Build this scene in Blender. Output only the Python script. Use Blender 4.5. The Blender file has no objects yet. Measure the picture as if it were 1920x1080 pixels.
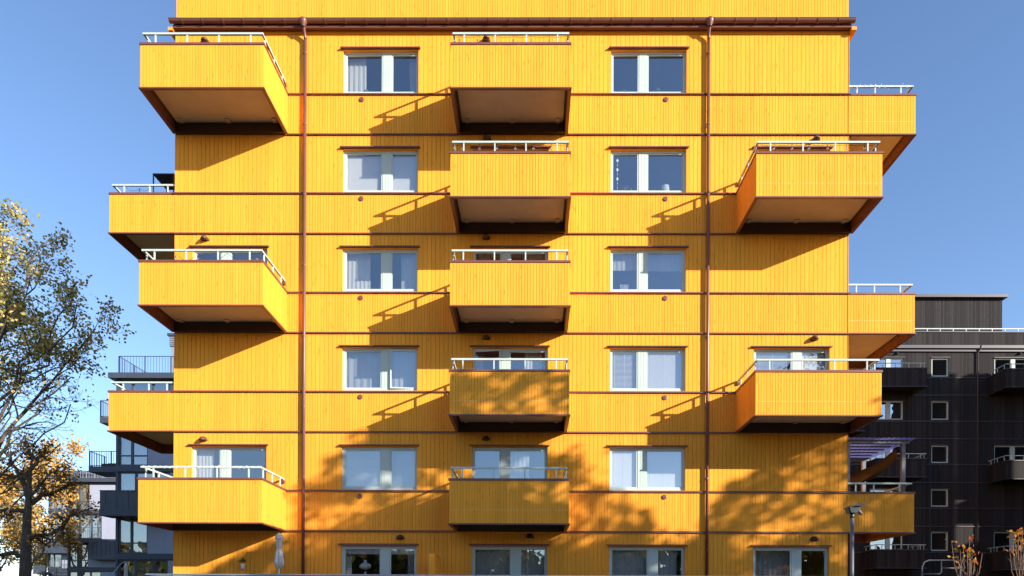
import bpy, math, random
import numpy as np
from mathutils import Matrix, Vector

# ------------------------------------------------------------------ camera, sky, sun, exposure
C = bpy.context.scene.collection
SC = bpy.context.scene
FPX, DCAM, HCAM = 1280.0, 20.6, 1.55            # focal length in photo pixels, metres to the facade, eye height
PSI, ROL, PIT = math.radians(-0.311), math.radians(0.229), math.radians(0.068)
F_ = Vector((math.sin(PSI) * math.cos(PIT), math.cos(PSI) * math.cos(PIT), math.sin(PIT)))
R_ = Vector((math.cos(PSI), -math.sin(PSI), 0))
U_ = R_.cross(F_)
R2 = math.cos(ROL) * R_ + math.sin(ROL) * U_
U2 = -math.sin(ROL) * R_ + math.cos(ROL) * U_
CX, CY = 985 - FPX * math.tan(PSI), 1135 + FPX * math.tan(PIT)
cd = bpy.data.cameras.new('camera')
cam = bpy.data.objects.new('camera', cd)
C.objects.link(cam)
m = Matrix(((R2.x, U2.x, -F_.x, 0), (R2.y, U2.y, -F_.y, -DCAM), (R2.z, U2.z, -F_.z, HCAM), (0, 0, 0, 1)))
cam.matrix_world = m
cd.sensor_width = 36
cd.lens = 36 * FPX / 1920
cd.shift_x = (960 - CX) / 1920
cd.shift_y = (CY - 540) / 1920
cd.clip_start, cd.clip_end = 0.1, 3000
SC.camera = cam

TO_SUN = Vector((0.782, -0.539, 0.3135)).normalized()
W = bpy.data.worlds.new('World')
SC.world = W
W.use_nodes = True
wn = W.node_tree
bg = wn.nodes['Background']
sky = wn.nodes.new('ShaderNodeTexSky')
sky.sky_type = 'NISHITA'
sky.sun_disc = False
sky.sun_elevation = math.asin(TO_SUN.z)
sky.sun_rotation = math.atan2(TO_SUN.x, TO_SUN.y)
sky.altitude = 50
sky.air_density = 1.0
sky.dust_density = 0.3
sky.ozone_density = 2.0
gain = wn.nodes.new('ShaderNodeMix')           # white balance of the whole sky: a clear cold autumn blue
gain.data_type, gain.blend_type = 'RGBA', 'MULTIPLY'
gain.inputs['Factor'].default_value = 1
gain.inputs['B'].default_value = (1.15, 1.24, 1.42, 1)
wn.links.new(sky.outputs[0], gain.inputs['A'])
wn.links.new(gain.outputs['Result'], bg.inputs[0])
bg.inputs[1].default_value = 0.096
sl = bpy.data.lights.new('sun', 'SUN')
sl.energy = 5.0
sl.angle = math.radians(0.53)
sl.color = (1.0, 0.93, 0.84)
so = bpy.data.objects.new('sun', sl)
C.objects.link(so)
so.rotation_euler = (-TO_SUN).to_track_quat('-Z', 'Y').to_euler()
so.location = (20, -20, 30)
SC.view_settings.view_transform = 'Standard'
SC.view_settings.look = 'None'
SC.view_settings.exposure = 0.97
SC.view_settings.gamma = 1
SC.view_settings.use_curve_mapping = False
SC.render.engine = 'CYCLES'
SC.cycles.max_bounces = 8
SC.cycles.transparent_max_bounces = 12
SC.cycles.use_denoising = True


def at(px, py, Y=0.0):
    """photo measurement -> (x, z) in metres on the vertical plane y = Y"""
    d = F_ * FPX + R2 * (px - CX) + U2 * (CY - py)
    t = (Y + DCAM) / d.y
    return d.x * t, HCAM + d.z * t


def ax(px, py=545, Y=0.0):
    return at(px, py, Y)[0]


def az(py, Y=0.0, px=985):
    return at(px, py, Y)[1]


# ------------------------------------------------------------------ mesh helpers
class MB:
    def __init__(s):
        s.v, s.f = [], []

    def box(s, x0, x1, y0, y1, z0, z1):
        n = len(s.v)
        s.v += [(x0, y0, z0), (x1, y0, z0), (x1, y1, z0), (x0, y1, z0), (x0, y0, z1), (x1, y0, z1), (x1, y1, z1), (x0, y1, z1)]
        s.f += [(n, n + 3, n + 2, n + 1), (n + 4, n + 5, n + 6, n + 7), (n, n + 1, n + 5, n + 4),
                (n + 1, n + 2, n + 6, n + 5), (n + 2, n + 3, n + 7, n + 6), (n + 3, n, n + 4, n + 7)]
        return s

    def poly(s, pts):
        n = len(s.v)
        s.v += [tuple(p) for p in pts]
        s.f.append(tuple(range(n, n + len(pts))))
        return s

    def prism(s, prof, axis, a, b):
        """closed 2-D profile swept from a to b along 'x' (profile y,z), 'y' (profile x,z) or 'z' (profile x,y)"""
        n, k = len(s.v), len(prof)
        for t in (a, b):
            for (p, q) in prof:
                s.v.append((t, p, q) if axis == 'x' else (p, t, q) if axis == 'y' else (p, q, t))
        s.f.append(tuple(range(n, n + k)))
        s.f.append(tuple(range(n + 2 * k - 1, n + k - 1, -1)))
        for i in range(k):
            j = (i + 1) % k
            s.f.append((n + i, n + k + i, n + k + j, n + j))
        return s

    def tube(s, pts, rad, n=8, cap=True):
        pts = [Vector(p) for p in pts]
        rs = rad if isinstance(rad, (list, tuple)) else [rad] * len(pts)
        base = len(s.v)
        ref = None
        for i, p in enumerate(pts):
            d = (pts[min(i + 1, len(pts) - 1)] - pts[max(i - 1, 0)])
            if d.length < 1e-9:
                d = Vector((0, 0, 1))
            d.normalize()
            if ref is None:
                ref = Vector((1, 0, 0)) if abs(d.x) < 0.8 else Vector((0, 1, 0))
            u = ref - d * ref.dot(d)
            if u.length < 1e-6:
                u = d.orthogonal()
            u.normalize()
            ref = u
            w = d.cross(u)
            for k in range(n):
                a = 2 * math.pi * k / n
                s.v.append(tuple(p + (u * math.cos(a) + w * math.sin(a)) * rs[i]))
        for i in range(len(pts) - 1):
            for k in range(n):
                a, b = base + i * n + k, base + i * n + (k + 1) % n
                s.f.append((a, b, b + n, a + n))
        if cap:
            s.f.append(tuple(range(base + n - 1, base - 1, -1)))
            e = base + (len(pts) - 1) * n
            s.f.append(tuple(range(e, e + n)))
        return s

    def lathe(s, prof, n=16, o=(0, 0, 0)):
        base = len(s.v)
        for (r, z) in prof:
            for k in range(n):
                a = 2 * math.pi * k / n
                s.v.append((o[0] + r * math.cos(a), o[1] + r * math.sin(a), o[2] + z))
        for i in range(len(prof) - 1):
            for k in range(n):
                a, b = base + i * n + k, base + i * n + (k + 1) % n
                s.f.append((a, b, b + n, a + n))
        return s

    def mesh(s, name, mat, smooth=False):
        me = bpy.data.meshes.new(name)
        me.from_pydata(s.v, [], s.f)
        if mat is not None:
            me.materials.append(mat)
        if smooth:
            me.polygons.foreach_set('use_smooth', [True] * len(me.polygons))
        me.update()
        return me


ORIG = {}


def empty(name, loc=(0, 0, 0), parent=None):
    """an Empty; loc in world metres"""
    o = bpy.data.objects.new(name, None)
    o.empty_display_size = 0.2
    C.objects.link(o)
    w = Vector(loc)
    if parent is not None:
        o.parent = parent
        o.location = w - ORIG[parent.name]
    else:
        o.location = w
    ORIG[o.name] = w
    return o


def obj(name, mb, mat, parent=None, smooth=False, kind=None, loc=None):
    """one mesh object. mb: MB in world metres (or a Mesh in local metres placed at loc)"""
    if isinstance(mb, MB):
        o0 = ORIG[parent.name] if parent is not None else Vector((0, 0, 0))
        if loc is None and parent is None:
            a = np.array(mb.v)
            o0 = Vector(((a[:, 0].min() + a[:, 0].max()) / 2, (a[:, 1].min() + a[:, 1].max()) / 2, a[:, 2].min()))
        if loc is None:
            mb.v = [(p[0] - o0.x, p[1] - o0.y, p[2] - o0.z) for p in mb.v]
        me = mb.mesh(name, mat, smooth)
    else:
        me = mb
        o0 = ORIG[parent.name] if parent is not None else Vector((0, 0, 0))
    o = bpy.data.objects.new(name, me)
    C.objects.link(o)
    if parent is not None:
        o.parent = parent
    if loc is not None:
        o.location = Vector(loc) - o0 if parent is not None else Vector(loc)
        ORIG[o.name] = Vector(loc)
    else:
        if parent is None:
            o.location = o0
        ORIG[o.name] = o0
    if kind:
        o['kind'] = kind
    return o


def tag(o, label, cat, group=None):
    o['label'] = label
    o['category'] = cat
    if group:
        o['group'] = group
    return o


# ------------------------------------------------------------------ materials
def mat(name, col, rough=0.5, metal=0.0, noise=0.0, scale=5.0, stretch=(1, 1, 1), bump=0.0, spec=0.5, island=0.0):
    mt = bpy.data.materials.new(name)
    mt.use_nodes = True
    nt = mt.node_tree
    b = nt.nodes['Principled BSDF']
    b.inputs['Base Color'].default_value = (*col, 1)
    b.inputs['Roughness'].default_value = rough
    b.inputs['Metallic'].default_value = metal
    b.inputs['Specular IOR Level'].default_value = spec
    if noise or bump or island:
        g = nt.nodes.new('ShaderNodeNewGeometry')
        mp = nt.nodes.new('ShaderNodeMapping')
        mp.inputs['Scale'].default_value = stretch
        nt.links.new(g.outputs['Position'], mp.inputs[0])
        tx = nt.nodes.new('ShaderNodeTexNoise')
        tx.inputs['Scale'].default_value = scale
        tx.inputs['Detail'].default_value = 5
        nt.links.new(mp.outputs[0], tx.inputs['Vector'])
        mx = nt.nodes.new('ShaderNodeMix')
        mx.data_type = 'RGBA'
        mx.blend_type = 'MULTIPLY'
        mx.inputs['Factor'].default_value = 1
        mx.inputs['A'].default_value = (*col, 1)
        mr = nt.nodes.new('ShaderNodeMapRange')
        mr.inputs['From Min'].default_value = 0.3
        mr.inputs['From Max'].default_value = 0.7
        mr.inputs['To Min'].default_value = 1 - noise
        mr.inputs['To Max'].default_value = 1 + noise * 0.5
        nt.links.new(tx.outputs['Fac'], mr.inputs['Value'])
        val = mr.outputs[0]
        if island:
            m2 = nt.nodes.new('ShaderNodeMapRange')
            m2.inputs['To Min'].default_value = 1 - island
            m2.inputs['To Max'].default_value = 1 + island
            nt.links.new(g.outputs['Random Per Island'], m2.inputs['Value'])
            mm = nt.nodes.new('ShaderNodeMath')
            mm.operation = 'MULTIPLY'
            nt.links.new(val, mm.inputs[0])
            nt.links.new(m2.outputs[0], mm.inputs[1])
            val = mm.outputs[0]
        nt.links.new(val, mx.inputs['B'])
        nt.links.new(mx.outputs['Result'], b.inputs['Base Color'])
        if bump:
            bp = nt.nodes.new('ShaderNodeBump')
            bp.inputs['Strength'].default_value = bump
            bp.inputs['Distance'].default_value = 0.01
            nt.links.new(tx.outputs['Fac'], bp.inputs['Height'])
            nt.links.new(bp.outputs[0], b.inputs['Normal'])
    return mt


def wood_mat(name, col, dark, vary=0.07, knots=0.45):
    """painted spruce cladding: each board a little lighter or darker, long grain, small knots"""
    mt = bpy.data.materials.new(name)
    mt.use_nodes = True
    nt = mt.node_tree
    N, L = nt.nodes, nt.links
    b = N['Principled BSDF']
    b.inputs['Roughness'].default_value = 0.7
    b.inputs['Specular IOR Level'].default_value = 0.04
    g = N.new('ShaderNodeNewGeometry')
    oi = N.new('ShaderNodeObjectInfo')
    add = N.new('ShaderNodeMath'); add.operation = 'ADD'
    L.new(g.outputs['Random Per Island'], add.inputs[0]); L.new(oi.outputs['Random'], add.inputs[1])
    fr = N.new('ShaderNodeMath'); fr.operation = 'FRACT'
    L.new(add.outputs[0], fr.inputs[0])
    tone = N.new('ShaderNodeMapRange')
    tone.inputs['To Min'].default_value = 1 - vary
    tone.inputs['To Max'].default_value = 1 + vary
    L.new(fr.outputs[0], tone.inputs['Value'])
    # a different stretch of timber for each board
    off = N.new('ShaderNodeCombineXYZ')
    k = N.new('ShaderNodeMath'); k.operation = 'MULTIPLY'; k.inputs[1].default_value = 37.0
    L.new(fr.outputs[0], k.inputs[0]); L.new(k.outputs[0], off.inputs[2])
    va = N.new('ShaderNodeVectorMath'); va.operation = 'ADD'
    L.new(g.outputs['Position'], va.inputs[0]); L.new(off.outputs[0], va.inputs[1])
    mp = N.new('ShaderNodeMapping'); mp.inputs['Scale'].default_value = (26, 26, 1.1)
    L.new(va.outputs[0], mp.inputs[0])
    gr = N.new('ShaderNodeTexNoise'); gr.inputs['Scale'].default_value = 1.0; gr.inputs['Detail'].default_value = 4
    gr.inputs['Distortion'].default_value = 0.8
    L.new(mp.outputs[0], gr.inputs['Vector'])
    grr = N.new('ShaderNodeMapRange'); grr.inputs['From Min'].default_value = 0.52; grr.inputs['From Max'].default_value = 0.78
    grr.inputs['To Max'].default_value = 0.30
    L.new(gr.outputs['Fac'], grr.inputs['Value'])
    mp2 = N.new('ShaderNodeMapping'); mp2.inputs['Scale'].default_value = (9, 9, 2.2)
    L.new(va.outputs[0], mp2.inputs[0])
    vo = N.new('ShaderNodeTexVoronoi'); vo.inputs['Scale'].default_value = 1.0
    L.new(mp2.outputs[0], vo.inputs['Vector'])
    kn = N.new('ShaderNodeMapRange'); kn.inputs['From Min'].default_value = 0.05; kn.inputs['From Max'].default_value = 0.20
    kn.inputs['To Min'].default_value = knots; kn.inputs['To Max'].default_value = 0.0
    L.new(vo.outputs['Distance'], kn.inputs['Value'])
    mx = N.new('ShaderNodeMath'); mx.operation = 'MAXIMUM'
    L.new(grr.outputs[0], mx.inputs[0]); L.new(kn.outputs[0], mx.inputs[1])
    c1 = N.new('ShaderNodeMix'); c1.data_type = 'RGBA'
    c1.inputs['A'].default_value = (*col, 1); c1.inputs['B'].default_value = (*dark, 1)
    L.new(mx.outputs[0], c1.inputs['Factor'])
    # broad weathering over the wall
    big = N.new('ShaderNodeTexNoise'); big.inputs['Scale'].default_value = 1.0; big.inputs['Detail'].default_value = 4
    mp3 = N.new('ShaderNodeMapping'); mp3.inputs['Scale'].default_value = (1.6, 1.6, 0.22)
    L.new(g.outputs['Position'], mp3.inputs[0]); L.new(mp3.outputs[0], big.inputs['Vector'])
    bigr = N.new('ShaderNodeMapRange'); bigr.inputs['To Min'].default_value = 0.92; bigr.inputs['To Max'].default_value = 1.06
    bigr.inputs['From Min'].default_value = 0.3; bigr.inputs['From Max'].default_value = 0.7
    L.new(big.outputs['Fac'], bigr.inputs['Value'])
    mu = N.new('ShaderNodeMath'); mu.operation = 'MULTIPLY'
    L.new(tone.outputs[0], mu.inputs[0]); L.new(bigr.outputs[0], mu.inputs[1])
    c2 = N.new('ShaderNodeVectorMath'); c2.operation = 'SCALE'
    L.new(c1.outputs['Result'], c2.inputs[0]); L.new(mu.outputs[0], c2.inputs['Scale'])
    L.new(c2.outputs[0], b.inputs['Base Color'])
    return mt


def groove_mat(name, col, pitch, depth=0.55):
    """far board cladding: vertical joints by colour and relief"""
    mt = bpy.data.materials.new(name)
    mt.use_nodes = True
    nt = mt.node_tree
    N, L = nt.nodes, nt.links
    b = N['Principled BSDF']
    b.inputs['Roughness'].default_value = 0.75
    b.inputs['Specular IOR Level'].default_value = 0.06
    g = N.new('ShaderNodeNewGeometry')
    sx = N.new('ShaderNodeSeparateXYZ'); L.new(g.outputs['Position'], sx.inputs[0])
    ad = N.new('ShaderNodeMath'); ad.operation = 'ADD'
    L.new(sx.outputs[0], ad.inputs[0]); L.new(sx.outputs[1], ad.inputs[1])
    dv = N.new('ShaderNodeMath'); dv.operation = 'DIVIDE'; dv.inputs[1].default_value = pitch
    L.new(ad.outputs[0], dv.inputs[0])
    fl = N.new('ShaderNodeMath'); fl.operation = 'FLOOR'; L.new(dv.outputs[0], fl.inputs[0])
    fr = N.new('ShaderNodeMath'); fr.operation = 'FRACT'; L.new(dv.outputs[0], fr.inputs[0])
    wn_ = N.new('ShaderNodeTexWhiteNoise'); wn_.noise_dimensions = '1D'; L.new(fl.outputs[0], wn_.inputs['W'])
    gt = N.new('ShaderNodeMath'); gt.operation = 'GREATER_THAN'; gt.inputs[1].default_value = 0.12
    L.new(fr.outputs[0], gt.inputs[0])
    r1 = N.new('ShaderNodeMapRange'); r1.inputs['To Min'].default_value = 0.72; r1.inputs['To Max'].default_value = 1.28
    L.new(wn_.outputs['Value'], r1.inputs['Value'])
    r2 = N.new('ShaderNodeMapRange'); r2.inputs['To Min'].default_value = 1 - depth; r2.inputs['To Max'].default_value = 1
    L.new(gt.outputs[0], r2.inputs['Value'])
    mp = N.new('ShaderNodeMapping'); mp.inputs['Scale'].default_value = (9, 9, 0.9)
    L.new(g.outputs['Position'], mp.inputs[0])
    tx = N.new('ShaderNodeTexNoise'); tx.inputs['Detail'].default_value = 4; L.new(mp.outputs[0], tx.inputs['Vector'])
    r3 = N.new('ShaderNodeMapRange'); r3.inputs['To Min'].default_value = 0.5; r3.inputs['To Max'].default_value = 1.5
    L.new(tx.outputs['Fac'], r3.inputs['Value'])
    m1 = N.new('ShaderNodeMath'); m1.operation = 'MULTIPLY'; L.new(r1.outputs[0], m1.inputs[0]); L.new(r2.outputs[0], m1.inputs[1])
    m2 = N.new('ShaderNodeMath'); m2.operation = 'MULTIPLY'; L.new(m1.outputs[0], m2.inputs[0]); L.new(r3.outputs[0], m2.inputs[1])
    sc = N.new('ShaderNodeVectorMath'); sc.operation = 'SCALE'; sc.inputs[0].default_value = col
    L.new(m2.outputs[0], sc.inputs['Scale'])
    L.new(sc.outputs[0], b.inputs['Base Color'])
    return mt


def glass_mat(name, f0=0.16, tint=(0.86, 0.9, 0.9)):
    """double glazing: clear, with the mirror reflection of several glass faces and slightly uneven panes"""
    mt = bpy.data.materials.new(name)
    mt.use_nodes = True
    nt = mt.node_tree
    N, L = nt.nodes, nt.links
    N.remove(N['Principled BSDF'])
    tr = N.new('ShaderNodeBsdfTransparent'); tr.inputs[0].default_value = (*tint, 1)
    gl = N.new('ShaderNodeBsdfGlossy'); gl.inputs['Roughness'].default_value = 0.0
    gl.inputs[0].default_value = (0.94, 0.97, 1.0, 1)
    g0 = N.new('ShaderNodeNewGeometry')
    dt = N.new('ShaderNodeVectorMath'); dt.operation = 'DOT_PRODUCT'
    L.new(g0.outputs['Normal'], dt.inputs[0]); L.new(g0.outputs['Incoming'], dt.inputs[1])
    ab = N.new('ShaderNodeMath'); ab.operation = 'ABSOLUTE'; L.new(dt.outputs['Value'], ab.inputs[0])
    om = N.new('ShaderNodeMath'); om.operation = 'SUBTRACT'; om.inputs[0].default_value = 1; L.new(ab.outputs[0], om.inputs[1])
    pw = N.new('ShaderNodeMath'); pw.operation = 'POWER'; pw.inputs[1].default_value = 5; L.new(om.outputs[0], pw.inputs[0])
    fr = N.new('ShaderNodeMapRange'); fr.inputs['To Min'].default_value = f0; fr.inputs['To Max'].default_value = 0.95
    L.new(pw.outputs[0], fr.inputs['Value'])
    g = N.new('ShaderNodeNewGeometry')
    tx = N.new('ShaderNodeTexNoise'); tx.inputs['Scale'].default_value = 1.1; tx.inputs['Detail'].default_value = 1
    L.new(g.outputs['Position'], tx.inputs['Vector'])
    bp = N.new('ShaderNodeBump'); bp.inputs['Strength'].default_value = 0.25; bp.inputs['Distance'].default_value = 0.012
    L.new(tx.outputs['Fac'], bp.inputs['Height']); L.new(bp.outputs[0], gl.inputs['Normal'])
    mx = N.new('ShaderNodeMixShader')
    L.new(fr.outputs[0], mx.inputs[0]); L.new(tr.outputs[0], mx.inputs[1]); L.new(gl.outputs[0], mx.inputs[2])
    L.new(mx.outputs[0], N['Material Output'].inputs[0])
    return mt


def cloth_mat(name, col, trans=0.4, see=0.0):
    mt = bpy.data.materials.new(name)
    mt.use_nodes = True
    nt = mt.node_tree
    N, L = nt.nodes, nt.links
    N.remove(N['Principled BSDF'])
    d = N.new('ShaderNodeBsdfDiffuse'); d.inputs[0].default_value = (*col, 1)
    t = N.new('ShaderNodeBsdfTranslucent'); t.inputs[0].default_value = (*col, 1)
    mx = N.new('ShaderNodeMixShader'); mx.inputs[0].default_value = trans
    L.new(d.outputs[0], mx.inputs[1]); L.new(t.outputs[0], mx.inputs[2])
    out = mx.outputs[0]
    if see:
        tr = N.new('ShaderNodeBsdfTransparent')
        m2 = N.new('ShaderNodeMixShader'); m2.inputs[0].default_value = see
        L.new(out, m2.inputs[1]); L.new(tr.outputs[0], m2.inputs[2])
        out = m2.outputs[0]
    L.new(out, N['Material Output'].inputs[0])
    return mt


def leaf_mat(name, cols, trans=0.35):
    """leaves: each its own colour between the given ones, thin enough to glow against the sun"""
    mt = bpy.data.materials.new(name)
    mt.use_nodes = True
    nt = mt.node_tree
    N, L = nt.nodes, nt.links
    N.remove(N['Principled BSDF'])
    g = N.new('ShaderNodeNewGeometry')
    cr = N.new('ShaderNodeValToRGB')
    e = cr.color_ramp.elements
    e[0].color = (*cols[0], 1); e[1].color = (*cols[-1], 1)
    for i in range(1, len(cols) - 1):
        x = e.new(i / (len(cols) - 1)); x.color = (*cols[i], 1)
    L.new(g.outputs['Random Per Island'], cr.inputs[0])
    d = N.new('ShaderNodeBsdfDiffuse'); t = N.new('ShaderNodeBsdfTranslucent')
    L.new(cr.outputs[0], d.inputs[0]); L.new(cr.outputs[0], t.inputs[0])
    mx = N.new('ShaderNodeMixShader'); mx.inputs[0].default_value = trans
    L.new(d.outputs[0], mx.inputs[1]); L.new(t.outputs[0], mx.inputs[2])
    L.new(mx.outputs[0], N['Material Output'].inputs[0])
    return mt


YEL = (0.92, 0.368, 0.042)
M = dict(
    yellow=wood_mat('yellow_paint', YEL, (0.52, 0.15, 0.010), 0.042, 0.58),
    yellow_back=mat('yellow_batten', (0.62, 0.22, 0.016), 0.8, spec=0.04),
    brown=mat('brown_metal', (0.165, 0.062, 0.046), 0.38, noise=0.12, scale=3),
    dark=mat('dark_steel', (0.035, 0.016, 0.012), 0.5, noise=0.2, scale=4),
    mint=mat('mint_paint', (0.47, 0.545, 0.49), 0.4, noise=0.04, scale=2),
    soffit=mat('soffit_board', (0.52, 0.44, 0.34), 0.85, noise=0.08, scale=3),
    deck=mat('deck', (0.07, 0.06, 0.05), 0.8, noise=0.2, scale=6),
    glass=glass_mat('window_glass', 0.30),
    far_glass=glass_mat('solar_glass', 0.42, (0.7, 0.75, 0.75)),
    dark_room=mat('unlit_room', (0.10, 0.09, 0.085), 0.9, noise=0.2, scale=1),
    room=mat('room_paint', (0.36, 0.35, 0.34), 0.9, noise=0.1, scale=1),
    curtain=cloth_mat('white_curtain', (0.78, 0.77, 0.74), 0.35),
    sheer=cloth_mat('sheer_curtain', (0.80, 0.80, 0.80), 0.4, 0.30),
    grey_curtain=cloth_mat('grey_curtain', (0.52, 0.50, 0.47), 0.35),
    blind=cloth_mat('blind_white', (0.80, 0.77, 0.76), 0.25),
    black=mat('black_metal', (0.02, 0.02, 0.022), 0.4),
    lampbrown=mat('lamp_shade_brown', (0.10, 0.05, 0.035), 0.35),
    grey=mat('grey_steel', (0.13, 0.135, 0.15), 0.5, metal=0.1, noise=0.1, scale=4),
    galv=mat('galvanised', (0.48, 0.50, 0.53), 0.35, metal=0.6, noise=0.1, scale=6),
    bulb=glass_mat('bulb_glass', 0.35, (0.95, 0.9, 0.8)),
    white=mat('white_ceramic', (0.8, 0.78, 0.75), 0.4),
    green=mat('plant_green', (0.07, 0.13, 0.035), 0.6),
    pink=mat('flower_pink', (0.55, 0.12, 0.3), 0.6),
    slate=mat('slate_metal', (0.055, 0.066, 0.09), 0.45, noise=0.15, scale=2),
    plaster=mat('lavender_plaster', (0.36, 0.38, 0.47), 0.9, noise=0.06, scale=2),
    blackwood=groove_mat('black_stained_boards', (0.037, 0.033, 0.032), 0.13),
    blackmetal=mat('black_brown_metal', (0.06, 0.05, 0.055), 0.4),
    bark=mat('bark', (0.11, 0.085, 0.062), 0.9, noise=0.45, scale=14, stretch=(1, 1, 0.25), bump=0.6),
    twig=mat('pale_twig', (0.24, 0.14, 0.09), 0.8, noise=0.3, scale=20),
    nail=mat('nail_heads', (0.85, 0.66, 0.32), 0.5),
    navy=mat('navy_metal', (0.02, 0.035, 0.08), 0.4),
    awning=cloth_mat('brown_canvas', (0.22, 0.085, 0.02), 0.25),
    poly=cloth_mat('corrugated_sheet', (0.13, 0.14, 0.33), 0.6),
)
rng = random.Random(7)

# ------------------------------------------------------------------ ground
gm = MB()
gm.poly([(-900, -900, 0), (900, -900, 0), (900, 1500, 0), (-900, 1500, 0)])
g = obj('ground', gm, mat('lawn', (0.04, 0.042, 0.016), 0.95, noise=0.4, scale=0.8), kind='structure')
pm = MB()
pm.box(-40, 60, -9.5, -4.2, -0.2, 0.012)
obj('path', pm, mat('paving', (0.11, 0.10, 0.085), 0.85, noise=0.18, scale=2.5), kind='structure')
pm = MB()
pm.box(-60, 80, -34, -24, -0.2, 0.016)
obj('road', pm, mat('asphalt', (0.06, 0.06, 0.062), 0.9, noise=0.2, scale=3), kind='structure')

# ------------------------------------------------------------------ the yellow apartment house
XL, XR, YB = -10.869, 9.453, 14.0
ZB = [3.815 + 2.998 * k for k in range(6)]
ZT = [z + 1.217 for z in ZB]
ZTOP = 20.55
FLOORS = ['first', 'second', 'third', 'fourth', 'fifth']
house = empty('apartment_building', ((XL + XR) / 2, 0, 0))
tag(house, 'tall bright yellow timber-clad apartment block with boxy projecting balconies', 'building')

WW = 2.30                                              # window width
XA, XC, XM = ax(641.0), ax(1143.5), ax(885.8)
XLD, XRD = ax(359.5), ax(1413.2)
GLASS = {'a': ((0.10, 1.17), (1.49, 2.22)), 'c': ((0.085, 0.84), (1.15, 2.21))}

openings = []                                          # (x0, z0, x1, z1, kind, column, row)


def row_z(r, door=False):
    z1 = ZB[r] - 0.425
    z0 = (ZT[r - 1] if r > 0 else ZB[0] - 2.998 + 1.217) + 0.045
    if door:
        z0 = (ZB[r - 1] if r > 0 else ZB[0] - 2.998) + 0.46
    return z0, z1


def opening(col, r, x, kind, door):
    z0, z1 = row_z(r, door)
    openings.append((x, z0, x + WW, z1, kind, col, r))


for r in range(0, 6):
    opening('A', r, XA, 'a', r == 0)
    opening('C', r, XC, 'a' if r == 0 else 'c', r == 0)
    opening('M', r, XM, 'a' if r == 0 else 'c', True)
for r in (1, 3, 5):
    opening('L', r, XLD, 'c', True)
for r in (0, 2, 4):
    opening('R', r, XRD, 'a', True)

# backing wall behind the boards, cut round the openings
wb = MB()
ys0, ys1 = 0.022, 0.26
xs = sorted({XL, XR} | {o[0] for o in openings} | {o[2] for o in openings})
for i in range(len(xs) - 1):
    a, b = xs[i], xs[i + 1]
    cuts = sorted((o[1], o[3]) for o in openings if o[0] <= a + 1e-6 and o[2] >= b - 1e-6)
    z = 0.0
    for (c0, c1) in cuts:
        if c0 > z:
            wb.box(a, b, ys0, ys1, z, c0)
        z = c1
    wb.box(a, b, ys0, ys1, z, ZTOP)
obj('wall', wb, M['yellow_back'], house)
sb = MB()
sb.box(XL, XL + 0.25, ys1, YB, 0, ZTOP)
sb.box(XR - 0.25, XR, ys1, YB, 0, ZTOP)
sb.box(XL + 0.25, XR - 0.25, YB - 0.25, YB, 0, ZTOP)
obj('side_wall', sb, M['yellow'], house)
rb = MB()
rb.box(XL + 0.01, XR - 0.01, 0.1, YB - 0.01, ZTOP, ZTOP + 0.12)
rb.box(XL + 0.26, XR - 0.26, 6.0, YB - 0.26, 0.1, ZTOP - 0.05)      # dark core behind the rooms
obj('roof', rb, M['brown'], house)

# boards
BW, GAP = 0.1295, 0.0088
board_list = []                                        # (x0, x1, z0, z1)


def split_board(x0, x1, z0, z1):
    segs = [(z0, z1)]
    for o in openings:
        if o[0] - 0.02 < (x0 + x1) / 2 < o[2] + 0.02:
            new = []
            for (a, b) in segs:
                if o[3] <= a or o[1] >= b:
                    new.append((a, b)); continue
                if o[1] > a:
                    new.append((a, o[1]))
                if o[3] < b:
                    new.append((o[3], b))
            segs = new
    return [(a, b) for (a, b) in segs if b - a > 0.02]


def edges_clip(x):
    return x


zones = []
for r in range(0, 6):
    z0 = (ZT[r - 1] if r > 0 else 0.1)
    zones.append((z0 + 0.01, (ZB[r] if r < 5 else 18.84) - 0.0, 'wide'))
for k in range(5):
    zones.append((ZB[k], ZT[k], 'narrow'))
zones.append((18.97, ZTOP, 'narrow'))
wide_boards, narrow = [], MB()
marks = sorted({o[0] for o in openings} | {o[2] for o in openings})
for (z0, z1, kind) in zones:
    cutx = [XL]
    if kind == 'wide':
        n = round((XR - XL) / BW)
        cutx = [XL + (XR - XL) * i / n for i in range(n + 1)]
        # boards end exactly at window jambs
        for mk in marks:
            j = min(range(len(cutx)), key=lambda i: abs(cutx[i] - mk))
            if 0 < j < n:
                cutx[j] = mk
    else:
        x = XL
        while x < XR - 0.12:
            x += rng.choice((0.072, 0.078, 0.078, 0.084, 0.096))
            cutx.append(x)
        cutx.append(XR)
    for i in range(len(cutx) - 1):
        a, b = cutx[i] + GAP / 2, cutx[i + 1] - GAP / 2
        if kind == 'wide':
            for (s0, s1) in split_board(a, b, z0, z1):
                wide_boards.append((a, b, s0, s1))
        else:
            jit = rng.uniform(-0.0015, 0.0015)
            narrow.box(a, b, jit, 0.022, z0, z1)


def hidden(bd):
    """share of a board that a balcony or the frame hides"""
    a, b, z0, z1 = bd
    s = z1 - z0
    if z0 < 1.5 or z1 < 2.6:
        s *= 0.3
    zc = (z0 + z1) / 2
    for (x0, x1, ks) in ((XA - 6.9, -7.1, (0, 2, 4)), (-2.2, 1.4, (0, 1, 2, 3, 4)), (6.3, XR, (1, 3))):
        if x0 < a < x1:
            for k in ks:
                if ZT[k] < zc < ZB[k + 1]:
                    s *= 0.45
    return s


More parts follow.
